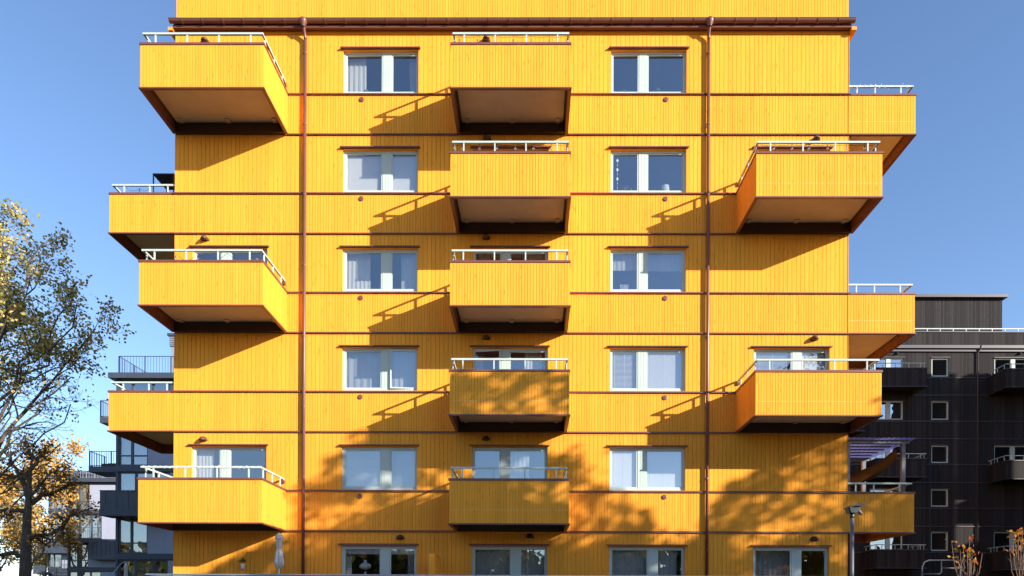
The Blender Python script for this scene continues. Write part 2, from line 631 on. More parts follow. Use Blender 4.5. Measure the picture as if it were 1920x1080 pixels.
wide_boards.sort(key=hidden, reverse=True)
rest = MB()
mesh_of = {}
for i, (a, b, z0, z1) in enumerate(wide_boards):
    if i < 300:
        key = (round(b - a, 3), round(z1 - z0, 2))
        if key not in mesh_of:
            q = MB(); q.box(0, b - a, 0, 0.022, 0, z1 - z0)
            mesh_of[key] = q.mesh('board', M['yellow'])
        obj('board', mesh_of[key], None, house, loc=(a, rng.uniform(-0.001, 0.001), z0))
    else:
        rest.box(a, b, rng.uniform(-0.001, 0.001), 0.022, z0, z1)
obj('cladding', rest, M['yellow'], house, kind='stuff')
obj('panel_cladding', narrow, M['yellow'], house, kind='stuff')
cb = MB()
for x0, x1 in ((XL - 0.012, XL + 0.0), (XR, XR + 0.012)):
    cb.box(x0, x1, -0.012, 0.12, 0.1, 18.8)
obj('corner_trim', cb, M['yellow'], house)

# brown ledges at every storey: two per balcony height, broken at the balconies and downpipes
BD = 1.84
fr = lambda px: ax(px, 545, -BD)
LB, MBX, RB = (fr(260.6), fr(492.6)), (fr(843.6), fr(1068.4)), (fr(1417.2), fr(1653.8))
prof = lambda z: [(0.0, z - 0.012), (-0.045, z - 0.024), (-0.052, z - 0.020), (-0.052, z + 0.016), (-0.0, z + 0.040)]
balc_at = {0: [LB, MBX], 1: [MBX, RB], 2: [LB, MBX], 3: [MBX, RB], 4: [LB, MBX]}
for k in range(5):
    for z in (ZB[k], ZT[k]):
        spans, x = [], XL - 0.06
        for (b0, b1) in sorted(balc_at[k]):
            if b0 > x + 0.1:
                spans.append((x, b0 - 0.005))
            x = b1 + 0.005
        if x < XR:
            spans.append((x, XR + 0.06))
        for (a, b) in spans:
            q = MB(); q.prism(prof(z), 'x', a, b)
            n = int((b - a) / 2.4)
            for j in range(1, n + 1):                   # lapped sheet joints
                t = a + (b - a) * j / (n + 1) + rng.uniform(-0.2, 0.2)
                q.prism([(p - 0.003, w) for (p, w) in prof(z)], 'x', t, t + 0.05)
            obj('ledge', q, M['brown'], house)

# eaves: boards, drip moulding, gutter with brackets
q = MB(); q.box(XL - 0.02, XR + 0.02, -0.034, -0.003, 18.835, 18.915); obj('eaves_board', q, M['yellow_back'], house)  # darker batten colour carries the shade under the drip moulding
q = MB(); q.box(XL - 0.02, XR + 0.02, -0.16, -0.003, 18.918, 18.945); obj('eaves_soffit', q, M['brown'], house)
q = MB(); q.prism([(-0.003, 18.947), (-0.17, 18.905), (-0.178, 18.905), (-0.178, 18.985), (-0.003, 19.025)], 'x', XL - 0.01, XR + 0.01)
obj('drip_moulding', q, M['brown'], house)
for sx in (XL - 0.16, XR + 0.012):
    q = MB(); q.box(sx, sx + 0.148, -0.17, 0.3, 18.84, 18.935); obj('eaves_return', q, M['yellow'], house)
q = MB(); q.box(XL - 0.01, XR + 0.01, -0.145, -0.003, 19.031, 19.10); obj('fascia', q, M['dark'], house)  # near-black colour holds the shade of the gap behind the gutter
GY, GZ, GR = -0.235, 19.075, 0.085
arc = [(GY - GR * math.cos(math.pi * i / 10), GZ - GR * math.sin(math.pi * i / 10)) for i in range(11)]
arci = [(GY - (GR - 0.008) * math.cos(math.pi * i / 10), GZ - (GR - 0.008) * math.sin(math.pi * i / 10)) for i in range(10, -1, -1)]
q = MB(); q.prism(arc + arci, 'x', XL - 0.07, XR + 0.07)
q.tube([(XL - 0.07, GY - GR, GZ), (XR + 0.07, GY - GR, GZ)], 0.012, 6)
for sx in (XL - 0.075, XR + 0.07):
    q.prism(arc, 'x', sx, sx + 0.005)
obj('gutter', q, M['brown'], house, smooth=False)
arco = [(GY - (GR + 0.007) * math.cos(math.pi * i / 10), GZ + 0.004 - (GR + 0.007) * math.sin(math.pi * i / 10)) for i in range(11)]
arco = [(GY + (p - GY) * 1.10, GZ + (w - GZ) * 1.2) for p, w in arco]
bq = MB(); bq.prism([(p, w - GZ) for p, w in arco] + [(p, w - GZ) for p, w in arci], 'x', -0.023, 0.023)
bq.box(-0.012, 0.012, -0.155, -0.03, 0.0, 0.012)
bme = bq.mesh('gutter_bracket', M['brown'])
x = XL + 0.32
while x < XR:
    obj('gutter_bracket', bme, None, house, loc=(x, 0, GZ))
    x += 0.612

# downpipes with funnel, swan neck and clips
PY, PR = -0.085, 0.047
for xp in (ax(572.3), ax(1325.8)):
    dp = empty('downpipe', (xp, PY, 0), house)
    q = MB(); q.tube([(xp, PY, 0.05), (xp, PY, 18.62)], PR, 12)
    obj('pipe', q, M['brown'], dp, smooth=True)
    q = MB()
    q.tube([(xp, PY, 18.60), (xp, PY - 0.01, 18.68), (xp - 0.01, PY - 0.05, 18.76), (xp - 0.01, GY + 0.03, 18.87), (xp - 0.01, GY, 18.93), (xp - 0.01, GY, 18.98)], PR * 1.02, 12)
    obj('swan_neck', q, M['brown'], dp, smooth=True)
    q = MB(); q.lathe([(0.05, -0.12), (0.06, -0.09), (0.115, 0.0), (0.125, 0.05), (0.105, 0.10), (0.06, 0.125), (0.0, 0.13)], 16, (xp - 0.01, GY - 0.02, 18.99))
    obj('funnel', q, M['brown'], dp, smooth=True)
    z = 18.2
    while z > 2:
        q = MB(); q.lathe([(PR + 0.001, -0.02), (PR + 0.007, -0.018), (PR + 0.007, 0.018), (PR + 0.001, 0.02)], 12, (xp, PY, z))
        q.box(xp - 0.012, xp + 0.012, PY + PR, 0.0, z - 0.012, z + 0.012)
        q.box(xp - PR - 0.03, xp - PR, PY - 0.006, PY + 0.006, z - 0.014, z + 0.014)
        obj('pipe_clip', q, M['brown'], dp)
        z -= 2.13

# round wall vents
vq = MB()
vq.lathe([(0.0, 0.0), (0.055, 0.0), (0.068, 0.004), (0.074, 0.012), (0.074, 0.03)], 20)
vq.v = [(p[0], p[2] - 0.032, p[1]) for p in vq.v]
vme = vq.mesh('vent', M['brown'])
for k in range(5):
    for xv in (ax(676.5), ax(1247.0)):
        obj('vent', vme, None, house, loc=(xv, 0, ZT[k] - 0.155))

# ------------------------------------------------------------------ windows
wcache = {}


def ring(mb, x0, x1, z0, z1, w, y0, y1):
    mb.box(x0, x1, y0, y1, z1 - w, z1)
    mb.box(x0, x1, y0, y1, z0, z0 + w)
    mb.box(x0, x0 + w, y0, y1, z0 + w, z1 - w)
    mb.box(x1 - w, x1, y0, y1, z0 + w, z1 - w)


def window_meshes(kind, h):
    key = (kind, round(h, 3))
    if key in wcache:
        return wcache[key]
    (a0, a1), (b0, b1) = GLASS[kind]
    D = {}
    q = MB()                                            # frame: outer frame and mullion board
    y0, y1 = 0.085, 0.165
    tb = 0.065
    q.box(0.012, WW - 0.012, y0, y1, h - tb, h - 0.012)
    q.box(0.012, WW - 0.012, y0, y1, 0.0, 0.075)
    q.box(0.012, a0 - 0.03, y0, y1, 0.075, h - tb)
    q.box(b1 + 0.03, WW - 0.012, y0, y1, 0.075, h - tb)
    D['frame'] = q.mesh('window_frame', M['mint'])
    q = MB()                                            # wide middle post: three boards with joints
    x0, x1 = a1 + 0.03, b0 - 0.03
    w = (x1 - x0) / 3
    for i in range(3):
        q.box(x0 + i * w + 0.003, x0 + (i + 1) * w - 0.003, y0 + 0.004, y1, 0.075, h - tb)
    q.box(x0 + 0.01, x1 - 0.01, y0 + 0.012, y1 - 0.01, 0.076, h - tb - 0.001)
    D['mullion'] = q.mesh('mullion', M['mint'])
    for nm, (g0, g1) in (('sash_a', (a0, a1)), ('sash_b', (b0, b1))):
        q = MB(); ring(q, g0 - 0.029, g1 + 0.029, 0.077, h - tb - 0.002, 0.040, 0.100, 0.150)
        D[nm] = q.mesh('sash', M['mint'])
        q = MB(); q.box(g0 + 0.005, g1 - 0.005, 0.122, 0.126, 0.11, h - tb - 0.035)
        q2 = MB(); q2.poly([(g0 + 0.005, 0.124, 0.11), (g1 - 0.005, 0.124, 0.11), (g1 - 0.005, 0.124, h - tb - 0.035), (g0 + 0.005, 0.124, h - tb - 0.035)])
        D['pane_' + nm[-1]] = q2.mesh('pane', M['glass'])
    q = MB()                                            # yellow lining of the opening
    q.box(0.0, 0.012, 0.0005, 0.25, 0.0, h)
    q.box(WW - 0.012, WW, 0.0005, 0.25, 0.0, h)
    q.box(0.012, WW - 0.012, 0.0005, 0.25, h - 0.012, h)
    D['reveal'] = q.mesh('reveal', M['yellow'])
    q = MB()                                            # brown sheet hood over the window
    q.prism([(-0.001, h + 0.062), (-0.001, h + 0.012), (-0.08, h + 0.004), (-0.09, h + 0.004), (-0.09, h + 0.034)], 'x', -0.06, WW + 0.05)
    D['hood'] = q.mesh('hood', M['brown'])
    q = MB()
    q.prism([(-0.03, -0.034), (0.16, -0.012), (0.16, -0.0015), (-0.03, -0.018)], 'x', -0.005, WW + 0.005)
    D['sill'] = q.mesh('sill', M['brown'])
    wcache[key] = D
    return D


for (x0, z0, x1, z1, kind, col, r) in openings:
    h = z1 - z0
    D = window_meshes(kind, h)
    w = empty('window', (x0, 0, z0), house)
    for nm in ('frame', 'mullion', 'reveal', 'hood', 'sill'):
        obj(nm, D[nm], None, w, loc=(x0, 0, z0))
    swing = None
    if col == 'A' and r == 2:
        swing = ('b', GLASS[kind][1][1] + 0.029, 5.0)        # right casement of this window stands ajar
    if col == 'M' and r == 2:
        swing = ('a', GLASS[kind][0][0] - 0.029, -8.0)
    for sd in 'ab':
        s = obj('sash', D['sash_' + sd], None, w, loc=(x0, 0, z0))
        p = obj('pane', D['pane_' + sd], None, s, loc=(x0, 0, z0))
        if swing and swing[0] == sd:
            rot = Matrix.Translation((swing[1], 0.12, 0)) @ Matrix.Rotation(math.radians(swing[2]), 4, 'Z') @ Matrix.Translation((-swing[1], -0.12, 0))
            s.matrix_local = rot @ Matrix.Translation((0, -0.012, 0))
    # the room behind
    q = MB()
    rx0, rx1 = x0 - 0.35, x1 + 0.35
    fz = (ZB[r - 1] if r else ZB[0] - 2.998) + 0.45
    cz = ZB[r] + 0.1 if r < 5 else 19.0
    y0, y1 = 0.262, 4.2
    A = [(rx0, y0, fz), (rx1, y0, fz), (rx1, y1, fz), (rx0, y1, fz), (rx0, y0, cz), (rx1, y0, cz), (rx1, y1, cz), (rx0, y1, cz)]
    for f in ((0, 1, 2, 3), (4, 7, 6, 5), (2, 6, 7, 3), (0, 3, 7, 4), (1, 5, 6, 2)):
        q.poly([A[i] for i in f])
    obj('room', q, M['room'], house)

# ------------------------------------------------------------------ balconies
bal_posts = {}


def wood_face(mb, axis, p, out, a, b, z0, z1):
    """vertical boards on a face: axis 'x' runs along x at y=p, axis 'y' along y at x=p; out = outward sign"""
    x = a
    while x < b - 0.001:
        w = rng.choice((0.072, 0.078, 0.078, 0.084, 0.096))
        e = min(x + w, b)
        if b - e < 0.05:
            e = b
        j = rng.uniform(-0.0015, 0.0015)
        lo, hi = sorted((p + out * (0 + j), p - out * 0.02))
        if axis == 'x':
            mb.box(x + GAP / 2, e - GAP / 2, lo, hi, z0, z1)
        else:
            mb.box(lo, hi, x + GAP / 2, e - GAP / 2, z0, z1)
        x = e


def balcony(label, x0, x1, y0, y1, zb, attach, posts, parent, zt=None, mats=None, detail=True, k_nails=False):
    """box balcony; attach: 'back' (wall at y1), 'right' (wall at x1) or 'left' (wall at x0)"""
    mats = mats or M
    zt = zt or zb + 1.217
    bal = empty('balcony', ((x0 + x1) / 2, (y0 + y1) / 2, zb), parent)
    bal['label'] = label
    edges = {'back': ('front', 'left', 'right'), 'right': ('front', 'left', 'rear'), 'left': ('front', 'right', 'rear')}[attach]
    T = 0.055
    core, lip, cap, skirt, clad = MB(), MB(), MB(), MB(), MB()
    up = 0.048 if attach == 'back' else 0.026           # top of the cap above the ledge line
    lo, hi = zb + 0.034, zt + up - 0.060
    rails, pts = [], []
    inset = 0.07
    for e in edges:
        if e in ('front', 'rear'):
            p, out = (y0, -1) if e == 'front' else (y1, 1)
            a, b = x0, x1
            ca, cbb = x0 + 0.021, x1 - 0.021
            if detail:
                wood_face(clad, 'x', p, out, a, b, lo, hi)
            l1, h1 = sorted((p - out * 0.021, p - out * T))
            core.box(ca, cbb, l1, h1, lo, hi)
            l1, h1 = sorted((p + out * 0.028, p - out * 0.06))
            lip.box(a - (0.03 if 'left' in edges else 0), b + (0.03 if 'right' in edges else 0), l1, h1, zb - 0.004, zb + 0.032)
            l1, h1 = sorted((p + out * 0.022, p - out * 0.12))
            cap.box(a - (0.02 if 'left' in edges else 0), b + (0.02 if 'right' in edges else 0), l1, h1, hi + 0.001, zt + up)
            l1, h1 = sorted((p - out * (T + 0.001), p - out * (T + 0.02)))
            skirt.box(x0 + 0.062, x1 - 0.062, l1, h1, zb + 0.033, zb + 0.30)
            rails.append(('x', p - out * inset))
        else:
            p, out = (x0, -1) if e == 'left' else (x1, 1)
            a, b = (y0 + 0.0215, y1) if 'rear' not in edges else (y0 + 0.0215, y1 - 0.0215)
            if detail:
                wood_face(clad, 'y', p, out, a, b, lo, hi)
            l1, h1 = sorted((p - out * 0.021, p - out * T))
            core.box(l1, h1, y0 + T + 0.001, b - (T if 'rear' in edges else 0), lo, hi)
            l1, h1 = sorted((p + out * 0.024, p - out * 0.06))
            lip.box(l1, h1, y0 + 0.0605, y1 - (0.0605 if 'rear' in edges else 0.055), zb - 0.008, zb + 0.032)
            l1, h1 = sorted((p + out * 0.020, p - out * 0.12))
            cap.box(l1, h1, y0 + 0.1205, y1 - (0.1205 if 'rear' in edges else 0.002), hi + 0.001, zt + up)
            l1, h1 = sorted((p - out * (T + 0.001), p - out * (T + 0.02)))
            skirt.box(l1, h1, y0 + 0.078, y1 - (0.078 if 'rear' in edges else 0.142), zb + 0.033, zb + 0.30)
            rails.append(('y', p - out * inset))
    obj('parapet', core, mats['yellow_back'], bal)
    if detail:
        obj('cladding', clad, mats['yellow'], bal, kind='stuff')
    obj('lip', lip, mats['brown'], bal)
    obj('cap', cap, mats['brown'], bal)
    obj('edge_beam', skirt, mats['brown'], bal)
    if detail:                                          # rows of nail heads across the boards
        nb = MB()
        for zn in (zb + 0.40,) if k_nails else ():
            xx = x0 + 0.04
            while xx < x1 - 0.03:
                nb.box(xx - 0.006, xx + 0.006, y0 - 0.0035, y0 - 0.0005, zn - 0.007, zn + 0.007)
                xx += 0.04
        if k_nails:
            obj('nail_row', nb, M['nail'], bal, kind='stuff')
    q = MB()
    if attach == 'back':
        q.box(x0 + 0.062, x1 - 0.062, y1 - 0.14, y1 - 0.001, zb, zb + 0.27)
    elif attach == 'right':
        q.box(x1 - 0.14, x1 - 0.001, y0 + 0.08, y1 - 0.08, zb + 0.05, zb + 0.28)
    else:
        q.box(x0 + 0.001, x0 + 0.14, y0 + 0.08, y1 - 0.08, zb + 0.05, zb + 0.28)
    obj('wall_beam', q, mats['dark'], bal)
    q = MB(); q.box(x0 + 0.135, x1 - 0.135, y0 + (0.079 if attach == 'back' else 0.135), y1 - (0.003 if attach == 'back' else 0.135), zb + 0.285, zb + 0.2995)
    obj('soffit', q, mats['soffit'], bal)
    q = MB(); q.box(x0 + 0.058, x1 - 0.058, y0 + 0.058, y1 - 0.004, zb + 0.302, zb + 0.46)
    obj('floor', q, mats['deck'], bal)
    if attach == 'back' and detail:
        for fx in (0.09, 0.5, 0.91):
            xx = x0 + (x1 - x0) * fx
            q = MB(); q.box(xx - 0.06, xx + 0.06, y1 - 0.32, y1 - 0.143, zb + 0.25, zb + 0.284)
            obj('soffit_bracket', q, mats['soffit'], bal)
    # railing
    zr = zt + up + 0.327 if attach == 'back' else zt + 0.315
    q = MB()
    xa = x0 + (inset if 'left' in edges else 0.0); xb = x1 - (inset if 'right' in edges else 0.0)
    ya = y0 + inset; yb = y1 - (inset if 'rear' in edges else 0.03)
    for (axx, p) in rails:
        if axx == 'x':
            q.box(xa - 0.03, xb + 0.03, p - 0.026, p + 0.026, zr - 0.050, zr)
        else:
            q.box(p - 0.026, p + 0.026, ya + 0.0305, yb - (0.0305 if 'rear' in edges else 0), zr - 0.049, zr - 0.001)
    obj('rail', q, mats['mint'], bal)
    for (axx, p) in rails:
        if axx == 'x':
            if p < (y0 + y1) / 2:
                for xp in posts:
                    q = MB(); q.box(xp - 0.018, xp + 0.018, p - 0.014, p + 0.014, zt + up + 0.0005, zr - 0.0505)
                    obj('post', q, mats['mint'], bal)
            else:
                for f in (0.2, 0.6):
                    xp = x0 + (x1 - x0) * f
                    q = MB(); q.box(xp - 0.018, xp + 0.018, p - 0.014, p + 0.014, zt + up + 0.0005, zr - 0.0505)
                    obj('post', q, mats['mint'], bal)
        else:
            L = y1 - y0
            for f in (0.14, 0.5, 0.84) if attach == 'back' else (0.2, 0.5, 0.8):
                yp = y0 + L * f
                q = MB(); q.box(p - 0.014, p + 0.014, yp - 0.024, yp + 0.024, zt + up + 0.0005, zr - 0.0505)
                obj('post', q, mats['mint'], bal)
            if attach == 'back':
                q = MB(); q.box(p - 0.035, p + 0.035, y1 - 0.06, y1 - 0.001, zr - 0.15, zr - 0.066)
                obj('rail_bracket', q, mats['brown'], bal)
    return bal


P = lambda *px: [ax(p, 545, -BD + 0.07) for p in px]
ORD = ['lowest', 'second-lowest', 'middle', 'fourth', 'topmost']
balc = {}
for k in (0, 2, 4):
    balc['L', k] = balcony({0: 'lowest', 2: 'middle', 4: 'topmost'}[k] + ' of the three corner balconies on the left', LB[0], LB[1], -BD, 0, ZB[k], 'back', P(289.5, 349, 408.5, 468), house)
for k in range(5):
    balc['M', k] = balcony({0: 'lowest', 1: 'second from bottom', 2: 'third from bottom', 3: 'second from top', 4: 'topmost'}[k] + ' balcony of the central stack', MBX[0], MBX[1], -BD, 0, ZB[k], 'back', P(868.5, 926.8, 985.2, 1043.5), house, k_nails=k < 2)
for k in (1, 3):
    balc['R', k] = balcony({1: 'lower', 3: 'upper'}[k] + ' of the two front balconies on the right', RB[0], RB[1], -BD, 0, ZB[k], 'back', P(1443.5, 1504.5, 1565, 1626), house, k_nails=True)
XSL, XSR = ax(204.5), ax(1715.5)
for k in (1, 3):
    balc['SL', k] = balcony({1: 'lower', 3: 'upper'}[k] + ' balcony on the left side wall', XSL, XL - 0.014, 0.0, 2.96, ZB[k], 'right', [ax(229.5), ax(277.5), ax(311.5)], house, k_nails=False)
for k in (0, 2, 4):
    balc['SR', k] = balcony({0: 'lowest', 2: 'middle', 4: 'topmost'}[k] + ' balcony on the right side wall', XR + 0.014, XSR, 0.0, 2.96, ZB[k], 'left', [ax(1607.5), ax(1641.5), ax(1690)], house, k_nails=True)

# ground floor terrace: raised deck, low clad front, long handrail
terr = empty('terrace', (0, -0.9, 0), house)
tx0, tx1 = ax(266, 1078, -BD), ax(1592, 1078, -BD)
q = MB(); q.box(tx0, tx1, -BD + 0.02, -0.003, 0.0, 0.82); obj('deck', q, M['deck'], terr)
q = MB(); wood_face(q, 'x', -BD, -1, tx0, tx1, 0.05, 2.02); obj('cladding', q, M['yellow'], terr, kind='stuff')
q = MB(); q.box(tx0 + 0.02, tx1 - 0.02, -BD + 0.021, -BD + 0.1, 0.821, 2.02); obj('parapet', q, M['yellow_back'], terr)
q = MB(); q.box(tx0 - 0.02, tx1 + 0.02, -BD - 0.02, -BD + 0.12, 2.021, 2.085); obj('cap', q, M['brown'], terr)
q = MB(); q.tube([(tx0 + 0.03, -0.1, 2.405), (tx0 + 0.03, -BD + 0.16, 2.405), (tx0 + 0.1, -BD + 0.07, 2.405), (tx1, -BD + 0.07, 2.405)], 0.028, 10)
obj('handrail', q, M['galv'], terr, smooth=True)
x = ax(349, 1078, -BD)
while x < tx1:
    q = MB(); q.box(x - 0.018, x + 0.018, -BD + 0.058, -BD + 0.082, 2.086, 2.38); obj('post', q, M['galv'], terr)
    x += 1.262

# ------------------------------------------------------------------ things behind the windows
ROWN = ['ground-floor', 'fifth-row', 'fourth-row', 'third-row', 'second-row', 'top-row']
COLN = {'A': 'left-column window', 'C': 'right-column window', 'M': 'central balcony door', 'L': 'left balcony door', 'R': 'right balcony door'}
COLX = {'A': XA, 'C': XC, 'M': XM, 'L': XLD, 'R': XRD}


def where(col, r):
    return ROWN[r] + ' ' + COLN[col]


def gl(col, r, side):
    o = [o for o in openings if o[5] == col and o[6] == r][0]
    g = GLASS[o[4]][side]
    return o[0] + g[0], o[0] + g[1], o[1] + 0.11, o[3] - 0.10


def cloth(name, x0, x1, z0, z1, y, amp, folds, material, taper=0.0, hem=0.0, wander=0.25):
    q = MB()
    nx, nz = max(12, int(folds * 8)), 6
    ph = [rng.uniform(-1, 1) for _ in range(nx + 1)]
    for i in range(nx + 1):
        u = i / nx
        for j in range(nz + 1):
            v = j / nz
            w = folds * 2 * math.pi * u + wander * math.sin(3 * v + 5 * u)
            xx = x0 + (x1 - x0) * (u + taper * (1 - v) * (0.5 - u))
            yy = y + amp * (math.sin(w) + 0.35 * math.sin(2.3 * w + 1) + 0.25 * ph[i]) * (0.55 + 0.45 * (1 - v))
            zz = z0 + (z1 - z0) * v + (hem * math.sin(w * 0.9 + 0.6) if j == 0 else 0)
            q.v.append((xx, yy, zz))
    for i in range(nx):
        for j in range(nz):
            a = i * (nz + 1) + j
            q.f.append((a, a + nz + 1, a + nz + 2, a + 1))
    return obj(name, q, material, smooth=True)


def curtain(col, r, side, f0, f1, look, material='curtain', folds=5, amp=0.022, y=0.32, zc=None, taper=0.0, place=None):
    xa, xb, za, zb_ = gl(col, r, side)
    w = xb - xa
    o = cloth('curtain', xa + w * f0, xa + w * f1, (za - 0.25) if zc is None else za + (zb_ - za) * zc, zb_ + 0.12, y, amp * 0.42, folds, M[material], taper)
    return tag(o, look + ' ' + (place or ('in the ' + ('left' if side == 0 else 'right') + ' pane')) + ' of the ' + where(col, r), 'curtain', 'curtains behind the windows')


curtain('A', 5, 0, -0.06, 0.50, 'bright white gathered curtain', folds=4, amp=0.03)
curtain('A', 5, 1, 0.62, 1.1, 'thin pale curtain drawn aside', 'sheer', folds=4, taper=0.35)
curtain('A', 3, 0, -0.06, 0.64, 'white pleated curtain', folds=6, amp=0.025)
curtain('A', 3, 1, 0.32, 1.08, 'white pleated curtain', folds=5, amp=0.025, taper=0.1)
curtain('A', 2, 0, -0.08, 1.08, 'wide white sheer curtain', 'sheer', folds=6, amp=0.04)
curtain('A', 2, 1, -0.08, 1.1, 'white sheer curtain behind open sash', 'sheer', folds=5, amp=0.04)
curtain('A', 1, 1, -0.1, 1.1, 'flat white sheer curtain', 'sheer', folds=3, amp=0.012)
curtain('L', 1, 0, -0.08, 0.62, 'white patterned curtain', folds=5, amp=0.03)
curtain('M', 1, 1, -0.1, 0.55, 'short white curtain', folds=5, zc=-0.1)
curtain('M', 2, 0, 0.0, 0.3, 'narrow dark grey curtain', 'grey_curtain', folds=3)
curtain('M', 2, 1, 0.42, 0.9, 'white curtain hanging in folds', folds=5, amp=0.03)
curtain('M', 3, 0, 0.1, 0.55, 'grey curtain', 'grey_curtain', folds=4)
curtain('M', 3, 1, 0.35, 1.1, 'grey pleated curtain', 'grey_curtain', folds=6)
curtain('C', 3, 0, -0.06, 1.06, 'short pale valance with wavy hem', 'sheer', folds=6, zc=0.62, amp=0.02)
curtain('C', 3, 1, -0.04, 1.04, 'short pale valance with wavy hem', 'sheer', folds=8, zc=0.60, amp=0.02)
curtain('A', 0, 0, -0.06, 0.14, 'narrow white curtain', folds=2)
curtain('A', 0, 1, 0.66, 1.1, 'grey white curtain', 'grey_curtain', folds=4)
curtain('M', 0, 0, -0.06, 1.06, 'full grey-white curtain in deep folds', 'curtain', folds=9, amp=0.035)
curtain('M', 0, 1, -0.1, 1.08, 'full grey-white curtain in deep folds', 'curtain', folds=6, amp=0.035)
curtain('C', 0, 0, -0.06, 1.08, 'full cream curtain in deep folds', folds=9, amp=0.035)
curtain('C', 0, 1, -0.06, 0.85, 'full cream curtain in deep folds', folds=6, amp=0.035)
curtain('R', 0, 0, -0.06, 1.04, 'full grey curtain in deep folds', 'grey_curtain', folds=8, amp=0.035)


def roller(col, r, side, f1, look, f0=-0.03, drop=0.0, y=0.20):
    xa, xb, za, zb_ = gl(col, r, side)
    w = xb - xa
    x0, x1 = xa + w * f0, xa + w * f1
    t = empty('roller_blind', ((x0 + x1) / 2, y, zb_))
    tag(t, look + ' ' + 'in the ' + ('left' if side == 0 else 'right') + ' pane of the ' + where(col, r), 'blind', 'blinds behind the windows')
    z0 = za - 0.02 + (zb_ - za) * drop
    q = MB(); q.box(x0, x1, y - 0.0015, y + 0.0015, z0, zb_ + 0.03); obj('fabric', q, M['blind'], t)
    q = MB(); q.tube([(x0, y + 0.025, zb_ + 0.035), (x1, y + 0.025, zb_ + 0.035)], 0.022, 8); obj('roll', q, M['blind'], t)
    q = MB(); q.box(x0, x1, y - 0.006, y + 0.006, z0 - 0.02, z0 - 0.001); obj('bottom_bar', q, M['white'], t)
    return t


roller('A', 4, 0, 1.03, 'plain white roller blind pulled down')
roller('A', 4, 1, 1.03, 'plain white roller blind pulled down')
roller('R', 2, 1, 1.0, 'half-lowered white roller blind', drop=0.62)


def venetian(col, r, side, look, pitch=0.042, tilt=60, drop=0.0, y=0.185):
    xa, xb, za, zb_ = gl(col, r, side)
    x0, x1 = xa - 0.01, xb + 0.01
    t = empty('venetian_blind', ((x0 + x1) / 2, y, zb_))
    tag(t, look + ' ' + 'in the ' + ('left' if side == 0 else 'right') + ' pane of the ' + where(col, r), 'blind', 'blinds behind the windows')
    q = MB(); q.box(x0, x1, y - 0.014, y + 0.014, zb_ - 0.005, zb_ + 0.03); obj('head_rail', q, M['white'], t)
    q = MB()
    z = zb_ - 0.02
    a = math.radians(tilt)
    hw = 0.0125 if pitch < 0.035 else 0.0145
    while z > za - 0.01 + (zb_ - za) * drop:
        dz, dy = hw * math.sin(a), hw * math.cos(a)
        q.poly([(x0, y - dy, z - dz), (x1, y - dy, z - dz), (x1, y + dy, z + dz), (x0, y + dy, z + dz)])
        z -= pitch
    obj('slat_stack', q, M['blind'], t, kind='stuff')
    for f in (0.12, 0.5, 0.88):
        xx = x0 + (x1 - x0) * f
        q = MB(); q.box(xx - 0.004, xx + 0.004, y - 0.017, y - 0.0155, za + (zb_ - za) * drop, zb_); obj('ladder_tape', q, M['white'], t)
    return t


venetian('C', 2, 0, 'open white venetian blind', 0.036, 48)
venetian('C', 2, 1, 'nearly closed white venetian blind', 0.030, 72)
venetian('C', 1, 0, 'closed bright venetian blind', 0.024, 82)
venetian('C', 1, 1, 'closed bright venetian blind', 0.024, 82)
venetian('A', 1, 0, 'closed white venetian blind', 0.028, 66)
venetian('R', 2, 0, 'open white venetian blind', 0.036, 40)
for sd in (0, 1):
    venetian('A', 0, sd, 'drawn-up white venetian blind', 0.008, 85, drop=0.93)


def leafy(mb, x, y, z, n, r, h, leaf=0.05):
    for _ in range(n):
        a, e = rng.uniform(0, 6.28), rng.uniform(0.2, 1.0)
        l = h * rng.uniform(0.5, 1.0)
        p = Vector((x + r * e * math.cos(a), y + 0.5 * r * e * math.sin(a), z + l * (1.05 - 0.4 * e)))
        d = Vector((math.cos(a) * e, math.sin(a) * e * 0.5, rng.uniform(0.1, 0.9))).normalized() * leaf
        s = Vector((-math.sin(a), math.cos(a), rng.uniform(-0.5, 0.5))).normalized() * leaf * 0.4
        mb.poly([p, p + d * 0.5 + s, p + d, p + d * 0.5 - s])


def potted(col, r, side, f, look, n=26, rad=0.12, h=0.3, flowers=None, pot='white', y=0.30):
    xa, xb, za, zb_ = gl(col, r, side)
    x = xa + (xb - xa) * f
    z = za - 0.05
    t = empty('potted_plant', (x, y, z))
    tag(t, look + ' on the sill of the ' + where(col, r), 'plant', 'plants on the window sills')
    q = MB(); q.lathe([(0, 0), (0.045, 0), (0.06, 0.09), (0.063, 0.10), (0.05, 0.095)], 12, (x, y, z)); obj('pot', q, M[pot], t, smooth=True)
    q = MB(); leafy(q, x, y, z + 0.08, n, rad, h); obj('foliage', q, M['green'], t)
    if flowers:
        q = MB(); leafy(q, x, y, z + 0.16, 14, rad, h, 0.035); obj('blossom', q, M[flowers], t)
    return t


potted('A', 5, 0, 0.78, 'tall leafy green pot plant', 44, 0.11, 0.34)
potted('A', 5, 0, 0.52, 'small bushy green pot plant', 30, 0.14, 0.16)
potted('C', 5, 0, 0.45, 'pink flowering pot plant', 12, 0.08, 0.12, 'pink')
potted('C', 5, 0, 0.9, 'thin-leaved pot plant', 8, 0.1, 0.12)
potted('C', 5, 1, 0.30, 'spiky green pot plant', 34, 0.12, 0.25)
potted('C', 5, 1, 0.88, 'small pale green pot plant', 16, 0.09, 0.14)
potted('C', 4, 0, 0.52, 'bushy pink-flowered pot plant', 40, 0.16, 0.16, 'pink')
potted('L', 1, 0, 0.95, 'leafy pot plant', 20, 0.10, 0.2, y=0.4)


